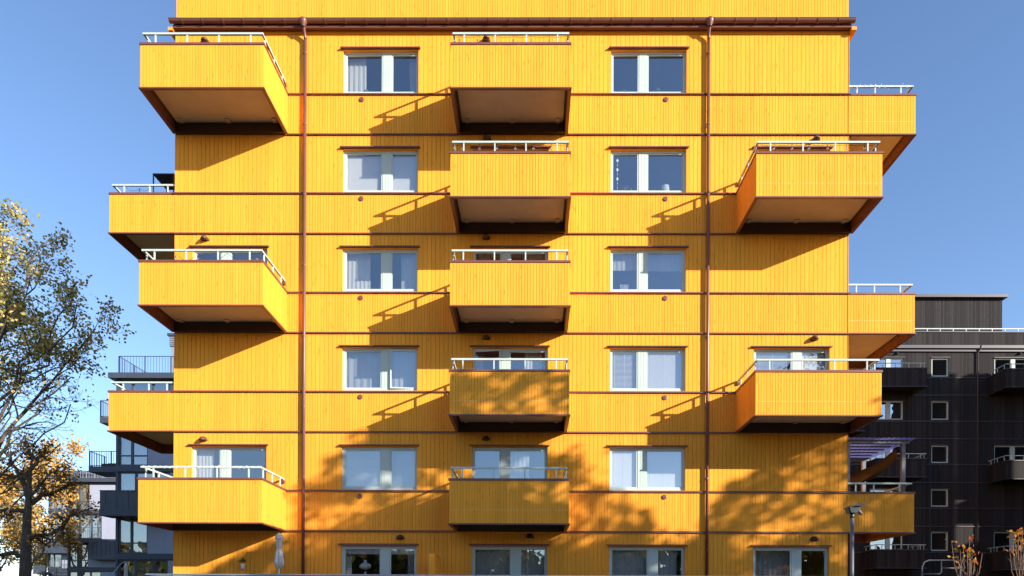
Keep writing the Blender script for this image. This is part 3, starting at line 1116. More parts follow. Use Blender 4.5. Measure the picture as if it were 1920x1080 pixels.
def table_lamp(col, r, side, f, look, oil=False, lift=0.0):
    xa, xb, za, zb_ = gl(col, r, side)
    x, z, y = xa + (xb - xa) * f, za - 0.05 + lift, 0.36
    t = empty('table_lamp', (x, y, z))
    tag(t, look + ' in the ' + where(col, r), 'lamp')
    if oil:
        q = MB(); q.lathe([(0.0, 0), (0.10, 0.01), (0.09, 0.03), (0.03, 0.06), (0.025, 0.12)], 16, (x, y, z)); obj('base', q, M['white'], t, smooth=True)
        q = MB(); q.lathe([(0.025, 0.12), (0.085, 0.17), (0.09, 0.20), (0.03, 0.245), (0.03, 0.30)], 16, (x, y, z)); obj('oil_font', q, M['white'], t, smooth=True)
        q = MB(); q.lathe([(0.05, 0.36), (0.16, 0.40), (0.185, 0.45), (0.16, 0.52), (0.075, 0.56), (0.05, 0.60), (0.06, 0.66)], 20, (x, y, z)); obj('lamp_shade', q, M['white'], t, smooth=True)
    else:
        q = MB(); q.lathe([(0.0, 0), (0.07, 0.0), (0.07, 0.015), (0.012, 0.03), (0.012, 0.16)], 14, (x, y, z)); obj('base', q, M['grey'], t, smooth=True)
        q = MB(); q.lathe([(0.135, 0.13), (0.105, 0.35)], 20, (x, y, z)); obj('lamp_shade', q, M['curtain'], t, smooth=True)


table_lamp('C', 4, 1, 0.55, 'table lamp with white fabric shade on the sill')
table_lamp('A', 0, 0, 0.52, 'white glass oil lamp', True, 0.98)
# pendant lamps deeper in the rooms
for (col, r, sd, f, look) in (('C', 4, 1, 0.30, 'dark cone pendant lamp'), ('C', 5, 1, 0.33, 'dark pendant lamp')):
    xa, xb, za, zb_ = gl(col, r, sd)
    x, y, z = xa + (xb - xa) * f, 1.3, zb_ - 0.25
    t = empty('pendant_lamp', (x, y, z))
    tag(t, look + ' hanging inside the ' + where(col, r), 'lamp')
    q = MB(); q.lathe([(0.16, 0), (0.03, 0.16), (0.0, 0.17)], 18, (x, y, z)); obj('lamp_shade', q, M['grey'], t, smooth=True)
    q = MB(); q.tube([(x, y, z + 0.16), (x, y, ZB[r] + 0.1 if r < 5 else 19.0)], 0.006, 5); obj('cord', q, M['black'], t)
# candelabrum
xa, xb, za, zb_ = gl('C', 3, 0)
x, y, z = xa + (xb - xa) * 0.5, 0.24, za - 0.02
t = empty('candelabrum', (x, y, z))
tag(t, 'white seven-armed candle holder on the sill under the wavy valance', 'candle holder')
q = MB(); q.lathe([(0, 0), (0.05, 0.0), (0.05, 0.012), (0.012, 0.03), (0.010, 0.1)], 12, (x, y, z)); obj('stem', q, M['white'], t, smooth=True)
for i in range(-3, 4):
    q = MB()
    q.tube([(x, y, z + 0.03), (x + i * 0.022, y, z + 0.035 + 0.003 * i * i), (x + i * 0.036, y, z + 0.10), (x + i * 0.040, y, z + 0.235)], 0.0075, 6)
    obj('arm', q, M['white'], t, smooth=True)
# string of hanging paper ornaments
xa, xb, za, zb_ = gl('C', 4, 0)
x, y = xa + (xb - xa) * 0.20, 0.2
t = empty('hanging_ornament', (x, y, zb_))
tag(t, 'string of white lozenge ornaments in the second-row right-column window', 'ornament')
q = MB(); q.tube([(x, y, zb_), (x, y, za + 0.1)], 0.003, 4); obj('string', q, M['white'], t)
z = zb_ - 0.12
for i in range(7):
    s = 0.06 if i % 2 == 0 and i < 5 else 0.022
    q = MB(); q.poly([(x, y - 0.006, z - s), (x + s * 0.7, y, z), (x, y - 0.006, z + s), (x - s * 0.7, y, z)])
    q.poly([(x, y + 0.006, z - s), (x - s * 0.7, y, z), (x, y + 0.006, z + s), (x + s * 0.7, y, z)])
    obj('lozenge', q, M['white'], t)
    z -= 0.14
xa, xb, za, zb_ = gl('C', 4, 0)
x, y, z = xa + (xb - xa) * 0.78, 0.28, za - 0.04
t = empty('candlestick', (x, y, z)); tag(t, 'thin white candle in dark holder beside the pink-flowered pot plant', 'candle')
q = MB(); q.lathe([(0, 0), (0.03, 0), (0.03, 0.01), (0.012, 0.03), (0.014, 0.12)], 10, (x, y, z)); obj('holder', q, M['navy'], t)
q = MB(); q.tube([(x, y, z + 0.12), (x, y, z + 0.24)], 0.011, 8); obj('candle', q, M['white'], t)
xa, xb, za, zb_ = gl('A', 5, 1)
x, y, z = xa + (xb - xa) * 0.38, 0.8, za + 0.15
t = obj('balloon', MB().lathe([(0, 0), (0.02, 0.0), (0.012, 0.015), (0.05, 0.07), (0.07, 0.12), (0.06, 0.16), (0.03, 0.185), (0, 0.19)], 14, (x, y, z)), M['navy'], smooth=True)
tag(t, 'small dark balloon shape behind the right pane of the top-row left-column window', 'balloon')

# ------------------------------------------------------------------ wall lamps
lq = MB()
nn = 12
for i in range(nn + 1):
    a = math.pi * i / nn
    for j in range(7):
        b = math.pi / 2 * j / 6
        lq.v.append((0.125 * math.cos(a) * math.cos(b), -0.20 * math.sin(a) * math.cos(b), 0.13 * math.sin(b)))
for i in range(nn):
    for j in range(6):
        p = i * 7 + j
        lq.f.append((p, p + 7, p + 8, p + 1))
lq.f.append(tuple(i * 7 for i in range(nn, -1, -1)))
l_shade = lq.mesh('lamp_shade', M['lampbrown'], True)
l_shade2 = lq.mesh('lamp_shade', M['black'], True)
q = MB(); q.box(-0.07, 0.07, -0.03, 0.0, -0.02, 0.10); l_plate = q.mesh('back_plate', M['lampbrown'])
q = MB(); q.lathe([(0.0, -0.012), (0.06, -0.010), (0.065, -0.001)], 14, (0, -0.09, 0)); l_bulb = q.mesh('diffuser', M['lampbrown'], True)
for (px, py, k, dark) in ((386, 76, 5, 0), (912, 73, 5, 0), (913, 258, 4, 0), (1529, 260, 4, 0), (385, 446, 3, 0), (912, 443.5, 3, 0),
                          (912, 631, 2, 0), (1526, 632.5, 2, 0), (382, 821, 1, 0), (911, 820, 1, 1), (750.5, 1005, 0, 1), (994, 1003, 0, 1), (1526, 1008, 0, 1)):
    X = ax(px, py); Z = az(py, 0, px) - 0.09
    t = empty('wall_lamp', (X, -0.001, Z))
    side = 'left balcony' if px < 500 else 'right end' if px > 1300 else 'left window' if px < 800 else 'central balconies'
    tag(t, ('black' if dark else 'brown') + ' half-dome wall lamp above the ' + {5: 'topmost', 4: 'second-row', 3: 'third-row', 2: 'fourth-row', 1: 'fifth-row', 0: 'ground-floor'}[k] + ' opening at the ' + side, 'wall lamp', 'half-dome wall lamps')
    for nm, me in (('lamp_shade', l_shade2 if dark else l_shade), ('back_plate', l_plate), ('diffuser', l_bulb)):
        obj(nm, me, None, t, loc=(X, -0.001, Z))

# ------------------------------------------------------------------ string lights on the railings
bq = MB(); bq.lathe([(0.012, 0.0), (0.014, -0.05), (0.012, -0.055)], 8); s_sock = bq.mesh('socket', M['black'])
bq = MB(); bq.lathe([(0.012, -0.055), (0.03, -0.085), (0.034, -0.105), (0.028, -0.13), (0.012, -0.142), (0.0, -0.145)], 10); s_bulb = bq.mesh('bulb', M['bulb'], True)


def string_light(label, pts, bulbs, drop=0.025):
    """pts: hung points along the rail; a slack black cable between them, a bulb at each"""
    t = empty('string_light', pts[0])
    tag(t, label, 'string lights', 'string lights on the balcony railings')
    path = []
    for i in range(len(pts) - 1):
        a, b = Vector(pts[i]), Vector(pts[i + 1])
        for j in range(6):
            u = j / 6
            p = a.lerp(b, u); p.z -= drop * 4 * u * (1 - u)
            path.append(p)
    path.append(Vector(pts[-1]))
    q = MB(); q.tube(path, 0.0045, 5); obj('cable', q, M['black'], t)
    for p in bulbs:
        s = obj('socket', s_sock, None, t, loc=p)
        obj('bulb', s_bulb, None, s, loc=p)


def rail_pts(pxs, k, y=-BD + 0.115, dz=0.318):
    return [(ax(p, 545, y), y, ZT[k] + dz) for p in pxs]


string_light('row of clear bulbs on black cable under the topmost central railing', rail_pts((852, 860, 893, 926, 960, 994, 1028, 1061), 4, dz=0.318), rail_pts((860, 893, 926, 960, 994, 1028, 1061), 4, dz=0.245))
string_light('row of clear bulbs below the railing with the pink flowers', rail_pts((848, 865, 898, 931, 965, 999, 1032, 1061), 3, dz=0.318), rail_pts((865, 898, 931, 965, 999, 1032, 1061), 3, dz=0.31))
string_light('row of clear bulbs below the railing of the upper right balcony', rail_pts((1424, 1450, 1484, 1516, 1551, 1586, 1620, 1640), 3, dz=0.318), rail_pts((1450, 1484, 1516, 1551, 1586, 1620), 3, dz=0.31))
string_light('loose bulbs swagged along the middle left balcony railing', rail_pts((275, 329, 370, 426, 482, 488), 2, dz=0.30), rail_pts((329, 370, 482), 2, dz=0.24), 0.2)
yy = 0.07
string_light('single hanging bulb on slack cable beside the dark metal shelf', [(ax(232, 360), 0.1, ZT[3] + 0.26), (ax(258, 360), 0.1, ZT[3] + 0.22), (ax(280, 360), 0.1, ZT[3] + 0.27)], [(ax(258, 360), 0.1, ZT[3] + 0.20)], 0.1)


def fairy(label, a, b, n):
    t = empty('fairy_lights', a)
    tag(t, label, 'fairy lights', 'fairy lights wound round railings')
    a, b = Vector(a), Vector(b)
    path = []
    L = (b - a).length
    turns = L / 0.16
    N = int(turns * 8)
    d = (b - a).normalized()
    u = Vector((0, 0, 1)); v = d.cross(u)
    for i in range(N + 1):
        s = i / N
        an = s * turns * 6.283
        path.append(a.lerp(b, s) + u * 0.034 * math.sin(an) + v * 0.036 * math.cos(an))
    q = MB(); q.tube(path, 0.003, 4); obj('cable', q, M['white'], t)
    q = MB()
    for i in range(n):
        p = path[rng.randrange(len(path))] + Vector((rng.uniform(-.02, .02), rng.uniform(-.03, .03), rng.uniform(-.04, .03)))
        q.box(p.x - 0.005, p.x + 0.005, p.y - 0.005, p.y + 0.005, p.z - 0.012, p.z + 0.012)
    obj('tiny_bulbs', q, M['white'], t, kind='stuff')


fairy('white fairy lights wound round the topmost right side railing', (XR + 0.02, 0.07, ZT[4] + 0.29), (XSR - 0.07, 0.07, ZT[4] + 0.29), 60)
fairy('white fairy lights wound round the lowest left balcony railing', (LB[0] + 0.07, -BD + 0.07, ZT[0] + 0.35), (LB[1] - 0.07, -BD + 0.07, ZT[0] + 0.35), 60)
# flowers on the central balcony
for px, lab in ((892, 'larger pale pink hydrangea head on the second central balcony from top'), (911, 'smaller pale pink hydrangea head right of the larger one')):
    X, Z = ax(px, 545, -BD + 0.3), ZT[3] - 0.06
    t = empty('flowering_plant', (X, -BD + 0.3, Z)); tag(t, lab, 'flower', 'hydrangeas on the central balcony')
    q = MB(); leafy(q, X, -BD + 0.3, Z, 30, 0.12, 0.14, 0.06); obj('foliage', q, M['green'], t)
    q = MB()
    s = 0.11 if px == 892 else 0.075
    for _ in range(90):
        d = Vector((rng.gauss(0, 1), rng.gauss(0, 1), abs(rng.gauss(0, 1)))).normalized()
        c = Vector((X, -BD + 0.3, Z + 0.15)) + Vector((d.x * s, d.y * s, d.z * s * 0.9))
        u = d.orthogonal().normalized() * 0.022; w = d.cross(u)
        q.poly([c + u, c + w, c - u, c - w])
    obj('blossom', q, mat('hydrangea', (0.75, 0.55, 0.52), 0.7), t)
# dark metal shelf with a roof on the upper left side balcony
X0, X1 = ax(291, 345, 0.6), ax(331, 345, 0.6)
t = empty('shelf_stand', ((X0 + X1) / 2, 1.0, ZB[3] + 0.46)); tag(t, 'dark blue metal shelf stand with flat top on the upper left side balcony', 'shelf')
zt_ = az(331, 0.6)
q = MB(); q.box(X0, X1, 0.45, 1.25, zt_ - 0.03, zt_); obj('top', q, M['navy'], t)
q = MB(); q.box(X0 + 0.02, X1 - 0.02, 0.47, 1.23, zt_ - 0.62, zt_ - 0.59); obj('shelf', q, M['navy'], t)
for xx in (X0 + 0.003, X1 - 0.033):
    for yv in (0.453, 1.217):
        q = MB(); q.box(xx, xx + 0.03, yv, yv + 0.03, ZB[3] + 0.46, zt_ - 0.0305); obj('leg', q, M['navy'], t)

# ------------------------------------------------------------------ pergola on the lowest right side balcony
zf = ZB[0] + 0.46
px0, px1 = ax(1592.5, 870, 0.15), ax(1699, 870, 0.15)
zr0 = az(829, 0.15)
per = empty('pergola', ((px0 + px1) / 2, 1.4, zf))
tag(per, 'grey steel pergola with striped corrugated roof on the lowest right side balcony', 'pergola')
ya, yb = 0.18, 2.75
xl, xr_ = XR + 0.06, px1
for (xx, yv) in ((xl, ya), (xr_ - 0.11, ya), (xl + 0.35, yb - 0.1), (xr_ - 0.11, yb - 0.1)):
    q = MB(); q.box(xx, xx + 0.11, yv, yv + 0.11, zf, zr0 - 0.001); obj('post', q, M['grey'], per)
for yv in (ya, yb - 0.1):
    q = MB(); q.box(xl - 0.01, xr_ + 0.12, yv - 0.002, yv + 0.112, zr0, zr0 + 0.11); obj('beam', q, M['grey'], per)
for i in range(1, 6):
    yv = ya + (yb - ya - 0.1) * i / 6
    q = MB(); q.box(xl, xr_, yv, yv + 0.13, zr0 + 0.095, zr0 + 0.112); obj('rafter', q, M['slate'], per)
q = MB()
nx = 46
for i in range(nx + 1):
    X = xl - 0.03 + (xr_ + 0.30 - xl) * i / nx
    for yv in (ya - 0.15, yb + 0.1):
        q.v.append((X, yv, zr0 + 0.135 + 0.012 * math.sin(i * 1.9)))
for i in range(nx):
    q.f.append((2 * i, 2 * i + 2, 2 * i + 3, 2 * i + 1))
obj('roof_sheet', q, M['poly'], per)
# rolled brown canvas slung diagonally under the pergola
q = MB()
A, B = Vector((xr_ - 0.16, ya + 0.30, zr0 - 0.14)), Vector((xl + 0.30, ya + 0.9, zr0 - 0.92))
n1 = 14
for i in range(n1 + 1):
    u = i / n1
    c = A.lerp(B, u); c.z -= 0.10 * math.sin(math.pi * u)
    hgt = 0.30 + 0.10 * math.sin(math.pi * u) + 0.03 * math.sin(9 * u)
    for j, (dy, dz) in enumerate(((0.0, 0.02), (-0.07, -hgt * 0.35), (-0.10, -hgt * 0.7), (-0.02, -hgt), (0.05, -hgt * 0.6), (0.05, -0.05))):
        q.v.append((c.x + 0.03 * math.sin(7 * u + j), c.y + dy, c.z + dz + 0.015 * math.sin(13 * u + 2 * j)))
for i in range(n1):
    for j in range(6):
        a, b = i * 6 + j, i * 6 + (j + 1) % 6
        q.f.append((a, b, b + 6, a + 6))
t = obj('awning', q, M['awning'], smooth=True)
tag(t, 'rolled brown canvas awning slung diagonally under the grey pergola', 'awning')
# garden chair behind the railing
X, yv = ax(1660, 915, 1.2), 1.2
t = empty('garden_chair', (X, yv, zf)); tag(t, 'metal tube garden chair behind the railing under the pergola', 'chair')
q = MB()
q.tube([(X - 0.5, yv, zf + 0.78), (X - 0.42, yv, zf + 0.84), (X + 0.5, yv, zf + 0.84), (X + 0.6, yv, zf + 0.76)], 0.018, 8)
q.tube([(X - 0.5, yv, zf), (X - 0.5, yv, zf + 0.78)], 0.018, 8); q.tube([(X + 0.6, yv, zf), (X + 0.6, yv, zf + 0.76)], 0.018, 8)
obj('frame', q, M['galv'], t, smooth=True)
q = MB(); q.box(X - 0.45, X + 0.55, yv, yv + 0.5, zf + 0.40, zf + 0.44); obj('seat', q, M['galv'], t)

# ------------------------------------------------------------------ terrace things
DZ = 0.82
X, yv = ax(523.5, 1040, -0.85), -0.85
t = empty('parasol', (X, yv, DZ)); tag(t, 'closed white parasol standing on the terrace below the lowest left balcony', 'parasol')
zt_ = az(1001, yv)
q = MB(); q.lathe([(0.25, 0.0), (0.25, 0.05), (0.05, 0.08), (0.03, 0.3)], 14, (X, yv, DZ)); obj('base', q, M['grey'], t)
q = MB(); q.tube([(X, yv, DZ + 0.05), (X, yv, zt_ - 0.05)], 0.024, 8); obj('pole', q, M['galv'], t, smooth=True)


def folded(mb, x, y, z0, prof, folds=6, depth=0.3):
    n = folds * 6
    base = len(mb.v)
    for (r, z) in prof:
        for k in range(n):
            a = 2 * math.pi * k / n
            rr = r * (1 - depth * 0.5 + depth * 0.5 * math.cos(folds * a + 3 * z))
            mb.v.append((x + rr * math.cos(a), y + rr * math.sin(a), z0 + z))
    for i in range(len(prof) - 1):
        for k in range(n):
            a, b = base + i * n + k, base + i * n + (k + 1) % n
            mb.f.append((a, b, b + n, a + n))


zc = zt_ - DZ
q = MB(); folded(q, X, yv, DZ, [(0.04, zc - 1.02), (0.10, zc - 1.0), (0.155, zc - 0.86), (0.13, zc - 0.72), (0.115, zc - 0.58), (0.075, zc - 0.47), (0.095, zc - 0.40), (0.10, zc - 0.22), (0.085, zc - 0.13)], 6, 0.45)
obj('canopy', q, M['curtain'], t, smooth=True)
q = MB(); folded(q, X, yv, DZ, [(0.135, zc - 0.17), (0.10, zc - 0.06), (0.03, zc), (0.0, zc + 0.01)], 8, 0.2); obj('vent_cap', q, M['curtain'], t, smooth=True)
# little hanging planter
X, yv = ax(455, 1060, -0.06), -0.06
zt_ = az(1056, yv)
t = empty('hanging_planter', (X, yv, zt_)); tag(t, 'little hanging planter on the wall left of the closed parasol', 'planter')
q = MB(); q.lathe([(0, -0.20), (0.05, -0.20), (0.065, -0.05), (0.06, -0.05)], 10, (X, yv, zt_)); obj('pot', q, M['white'], t)
q = MB(); leafy(q, X, yv, zt_ - 0.1, 50, 0.10, 0.22, 0.05); obj('foliage', q, M['green'], t)
# timber screen between the terraces
xs0 = ax(813, 1060, -1.2)
scr = empty('privacy_screen', (xs0, -0.9, DZ)); tag(scr, 'yellow timber privacy screen dividing the ground-floor terrace', 'screen')
zt_ = az(1038.5, -1.45)
q = MB()
q.prism([(-1.5, DZ), (-1.5, zt_ - 0.03), (-1.43, zt_), (-0.25, zt_ - 0.02), (-0.18, zt_ - 0.6), (-0.0015, zt_ - 0.6), (-0.0015, DZ)], 'x', xs0, xs0 + 0.06)
obj('panel', q, M['yellow'], scr)
q = MB()
for i in range(11):
    a = -1.48 + i * 0.112
    q.box(xs0 + 0.061, xs0 + 0.078, a, a + 0.10, DZ, zt_ - 0.06)
obj('cladding', q, M['yellow'], scr, kind='stuff')
q = MB(); q.box(xs0 - 0.09, xs0 - 0.001, -1.53, -1.43, DZ, zt_ - 0.02); obj('post', q, M['yellow'], scr)

# brown bench with its back just above the handrail
X0, X1, yv = ax(893, 1078, -1.1), ax(958, 1078, -1.1), -1.1
zt_ = az(1076.5, yv)
t = empty('bench', ((X0 + X1) / 2, yv, DZ)); tag(t, 'brown bench on the ground-floor terrace before the central door', 'bench')
q = MB(); q.box(X0, X1, yv, yv + 0.05, DZ + 0.6, zt_); obj('backrest', q, M['lampbrown'], t)
q = MB(); q.box(X0, X1, yv + 0.051, yv + 0.5, DZ + 0.40, DZ + 0.45); obj('seat', q, M['lampbrown'], t)
for xx in (X0 + 0.02, X1 - 0.08):
    for yy in (yv + 0.005, yv + 0.43):
        q = MB(); q.box(xx, xx + 0.06, yy, yy + 0.045, DZ, DZ + (0.599 if yy < yv + 0.1 else 0.399)); obj('leg', q, M['lampbrown'], t)

# ------------------------------------------------------------------ street lamp
YL = -6.6
X = ax(1597.5, 1010, YL)
lamp = empty('street_lamp', (X, YL, 0)); tag(lamp, 'grey post street lamp with flat tilted black head', 'street lamp')
zp = az(968, YL)
q = MB(); q.tube([(X, YL, 0), (X, YL, zp)], 0.038, 14); obj('pole', q, M['grey'], lamp, smooth=True)
q = MB(); q.lathe([(0.038, -0.02), (0.044, -0.01), (0.044, 0.10), (0.02, 0.102)], 14, (X, YL, zp)); obj('collar', q, M['black'], lamp, smooth=True)
zz = zp + 0.085
q = MB(); q.prism([(X - 0.055, zz), (X + 0.06, zz), (X + 0.125, zz + 0.06), (X + 0.135, zz + 0.13), (X - 0.09, zz + 0.105), (X - 0.075, zz + 0.03)], 'y', YL - 0.10, YL + 0.12); obj('head', q, M['black'], lamp)
q = MB(); q.prism([(X - 0.115, zz + 0.09), (X - 0.10, zz + 0.115), (X - 0.02, zz + 0.165), (X + 0.25, zz + 0.172), (X + 0.25, zz + 0.158), (X + 0.135, zz + 0.132), (X - 0.02, zz + 0.13)], 'y', YL - 0.14, YL + 0.16); obj('top_plate', q, M['black'], lamp)  # black stands in for tree shade on the plate
q = MB(); q.prism([(X - 0.118, zz + 0.09), (X - 0.07, zz - 0.01), (X - 0.058, zz - 0.005), (X - 0.092, zz + 0.10)], 'y', YL - 0.06, YL + 0.08); obj('hinge_cover', q, M['grey'], lamp)
q = MB(); q.prism([(X + 0.125, zz + 0.07), (X + 0.165, zz + 0.045), (X + 0.195, zz - 0.03), (X + 0.175, zz - 0.015), (X + 0.115, zz + 0.045)], 'y', YL - 0.05, YL + 0.07); obj('sensor_flap', q, M['grey'], lamp)

# tubular frame with rounded corners
YR = 0.5
fx = lambda p: ax(p, 1065, YR)
x0, x1, zt_ = fx(1729), fx(1800), az(1050.5, YR, 1765)
rk = empty('tube_frame', ((x0 + x1) / 2, YR, 0)); tag(rk, 'grey tubular steel frame with rounded corners near the black building', 'steel frame')
r_ = 0.2
q = MB(); q.tube([(x0, YR, 0), (x0, YR, zt_ - r_), (x0 + 0.06, YR, zt_ - 0.06), (x0 + r_, YR, zt_), (x1 - r_, YR, zt_), (x1 - 0.06, YR, zt_ - 0.06), (x1, YR, zt_ - r_), (x1, YR, 0)], 0.022, 8)
obj('outer_tube', q, M['grey'], rk, smooth=True)
xm = fx(1765)
q = MB(); q.tube([(xm, YR, zt_ - 0.03), (xm, YR, zt_ - 0.36), (xm - 0.05, YR, zt_ - 0.42), (x0 + 0.02, YR, zt_ - 0.42)], 0.018, 8); obj('inner_tube', q, M['grey'], rk, smooth=True)
q = MB(); q.tube([(xm, YR, zt_ - 0.24), (x1 - 0.02, YR, zt_ - 0.24)], 0.018, 8); obj('cross_bar', q, M['grey'], rk, smooth=True)

# ------------------------------------------------------------------ neighbouring buildings
def holes(mb, x0, x1, y0, y1, z0, z1, ops):
    xs = sorted({x0, x1} | {min(max(o[0], x0), x1) for o in ops} | {min(max(o[1], x0), x1) for o in ops})
    for i in range(len(xs) - 1):
        a, b = xs[i], xs[i + 1]
        if b - a < 1e-4:
            continue
        cuts = sorted((max(o[2], z0), min(o[3], z1)) for o in ops if o[0] <= a + 1e-6 and o[1] >= b - 1e-6)
        z = z0
        for (c0, c1) in cuts:
            if c0 > z:
                mb.box(a, b, y0, y1, z, c0)
            z = max(z, c1)
        if z < z1:
            mb.box(a, b, y0, y1, z, z1)


def far_window(parent, x0, x1, z0, z1, Y, frame, splits=(), cross=(), fw=0.07, glassm='glass', deep=0.12, post=0.0):
    w = empty('window', (x0, Y, z0), parent)
    q = MB(); ring(q, x0, x1, z0, z1, fw, Y + deep - 0.06, Y + deep + 0.02); obj('frame', q, M[frame], w)
    xs = [x0 + fw]
    for (s, wd) in splits:
        q = MB(); q.box(s - wd / 2, s + wd / 2, Y + deep - 0.062, Y + deep + 0.02, z0 + fw, z1 - fw); obj('mullion', q, M[frame], w)
        xs += [s - wd / 2, s + wd / 2]
    xs.append(x1 - fw)
    for i in range(0, len(xs), 2):
        zs = [z0 + fw]
        for c in cross:
            q = MB(); q.box(xs[i], xs[i + 1], Y + deep - 0.061, Y + deep + 0.02, c - 0.04, c + 0.04); obj('transom', q, M[frame], w)
            zs += [c - 0.04, c + 0.04]
        zs.append(z1 - fw)
        for j in range(0, len(zs), 2):
            q = MB(); q.poly([(xs[i], Y + deep, zs[j]), (xs[i + 1], Y + deep, zs[j]), (xs[i + 1], Y + deep, zs[j + 1]), (xs[i], Y + deep, zs[j + 1])])
            obj('pane', q, M[glassm], w)
    return w


def room(parent, x0, x1, z0, z1, Y, depth=3.0):
    q = MB()
    y0, y1 = Y, Y + depth
    A = [(x0, y0, z0), (x1, y0, z0), (x1, y1, z0), (x0, y1, z0), (x0, y0, z1), (x1, y0, z1), (x1, y1, z1), (x0, y1, z1)]
    for f in ((0, 1, 2, 3), (4, 7, 6, 5), (2, 6, 7, 3), (0, 3, 7, 4), (1, 5, 6, 2)):
        q.poly([A[i] for i in f])
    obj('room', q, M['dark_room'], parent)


# --- black timber block on the right
YK = 26.4
kx = lambda p: at(p, 900, YK)[0]
kz = lambda p: at(1780, p, YK)[1]
blk = empty('apartment_building', (kx(1900), YK, 0))
tag(blk, 'black stained timber apartment block behind the yellow one on the right', 'building')
KX0, KX1 = kx(1480), kx(2250)
ops = []
small = [(671, 706), (752, 787), (835, 868), (917, 950), (997, 1033)]
for (a, b) in small:
    ops.append((kx(1746), kx(1778.5), kz(b), kz(a), 's'))
for (a, b) in ((671, 726), (752, 787), (835, 896), (917, 950), (997, 1060)):
    ops.append((kx(1631), kx(1693), kz(b), kz(a), 'l'))
for (a, b) in ((671, 726), (752, 787)[:0] or (835, 896), (997, 1060)):
    ops.append((kx(1864), kx(1927), kz(b), kz(a), 'r'))
q = MB(); holes(q, KX0, KX1, YK, YK + 0.3, 0, kz(623.5), ops)
q.box(KX0, KX0 + 0.3, YK + 0.3, YK + 14, 0, kz(623.5)); q.box(KX1 - 0.3, KX1, YK + 0.3, YK + 14, 0, kz(623.5))
obj('wall', q, M['blackwood'], blk)
q = MB(); q.box(KX0 + 0.3, KX1 - 0.3, YK + 4.0, YK + 14, 0.1, kz(623.5) - 0.3); obj('core', q, M['dark'], blk)
q = MB(); q.box(KX0, KX1, YK - 0.06, YK + 0.36, kz(623.4), kz(621.5)); obj('coping', q, M['blackmetal'], blk)
q = MB(); q.box(KX0, KX1, YK - 0.25, YK - 0.002, kz(655), kz(649.5)); obj('gutter', q, M['blackmetal'], blk)
q = MB(); q.box(KX0, KX1, YK - 0.12, YK - 0.002, kz(660), kz(655.3)); obj('eaves_board', q, M['blackmetal'], blk)
for p in (708.5, 741, 790, 823, 871, 905, 953, 987, 1036):
    q = MB(); q.box(KX0, KX1, YK - 0.045, YK - 0.001, kz(p) - 0.03, kz(p) + 0.03); obj('ledge', q, M['blackmetal'], blk)
q = MB(); q.tube([(kx(1831), YK - 0.09, 0), (kx(1831), YK - 0.09, kz(662)), (kx(1834.5), YK - 0.25, kz(655)), (kx(1834.5), YK - 0.25, kz(650))], 0.055, 10)
obj('downpipe', q, M['blackmetal'], blk, smooth=True)
for o in ops:
    if o[4] == 's':
        far_window(blk, o[0], o[1], o[2], o[3], YK, 'mint', fw=0.085, glassm='far_glass' if o[2] > kz(720) else 'glass')
        q = MB(); q.box(o[0] - 0.05, o[1] + 0.08, YK - 0.07, YK - 0.001, o[3], o[3] + 0.04); obj('hood', q, M['blackmetal'], blk)
        q = MB(); q.tube([(o[0] + 0.62, YK - 0.03, o[2] - 0.17), (o[0] + 0.62, YK - 0.001, o[2] - 0.17)], 0.06, 12); obj('vent', q, M['blackmetal'], blk)
    else:
        far_window(blk, o[0], o[1], o[2], o[3], YK, 'mint', splits=((o[0] + (1.27 if o[4] == 'l' else 1.3), 0.3),), fw=0.08, glassm='far_glass' if o[2] > kz(800) else 'glass')
        q = MB(); q.box(o[0] - 0.05, o[1] + 0.08, YK - 0.07, YK - 0.001, o[3], o[3] + 0.04); obj('hood', q, M['blackmetal'], blk)
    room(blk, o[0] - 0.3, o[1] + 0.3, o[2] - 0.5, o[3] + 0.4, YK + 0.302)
BM = dict(M); BM['yellow_back'] = M['blackwood']; BM['brown'] = M['blackmetal']; BM['soffit'] = M['blackmetal']; BM['dark'] = M['black']; BM['deck'] = M['black']
yk1 = YK - BD
for (p0, p1, lips, lab) in ((1643.5, 1738.5, (725, 895, 1066), 'left'), (1885.5, 1981, (726, 898, 1068), 'right'), (1526, 1620, (809, 979), 'partly hidden')):
    xa_, xb_ = at(p0, 900, yk1)[0], at(p1, 900, yk1)[0]
    for i, l in enumerate(lips):
        zb_ = at(1780, l, yk1)[1]
        balcony(('upper', 'middle', 'lower')[i] + ' black balcony in the ' + lab + ' stack', xa_, xb_, yk1, YK - 0.002, zb_, 'back', [xa_ + (xb_ - xa_) * f for f in (0.12, 0.38, 0.64, 0.88)], blk, mats=BM, detail=False)
# penthouse and terrace railing
q = MB(); q.box(kx(1500), kx(1880) * 1.11, YK + 3.5, YK + 12, kz(623.5), at(1780, 560, YK + 3.5)[1]); obj('penthouse_wall', q, M['blackwood'], blk)
PZ = at(1780, 560, YK + 3.5)[1]
blk.children[-1].data  # built above
px_r = at(1879, 590, YK + 3.5)[0]
me = [c for c in blk.children if c.name.startswith('penthouse_wall')][0].data
mxv = max(v.co.x for v in me.vertices)
for v in me.vertices:
    if abs(v.co.x - mxv) < 1e-4:
        v.co.x = px_r - ORIG[blk.name].x
q = MB(); q.box(kx(1500), px_r + 0.25, YK + 3.2, YK + 12.2, PZ + 0.001, at(1780, 551.5, YK + 3.2)[1]); obj('penthouse_roof', q, M['blackmetal'], blk)
q = MB(); q.box(KX0, KX1, YK + 0.05, YK + 0.10, kz(616.5), kz(614.8)); obj('terrace_rail', q, M['mint'], blk)
X = kx(1690)
while X < KX1:
    q = MB(); q.box(X - 0.025, X + 0.025, YK + 0.06, YK + 0.09, kz(621.4), kz(616.6)); obj('rail_post', q, M['mint'], blk)
    X += 0.89
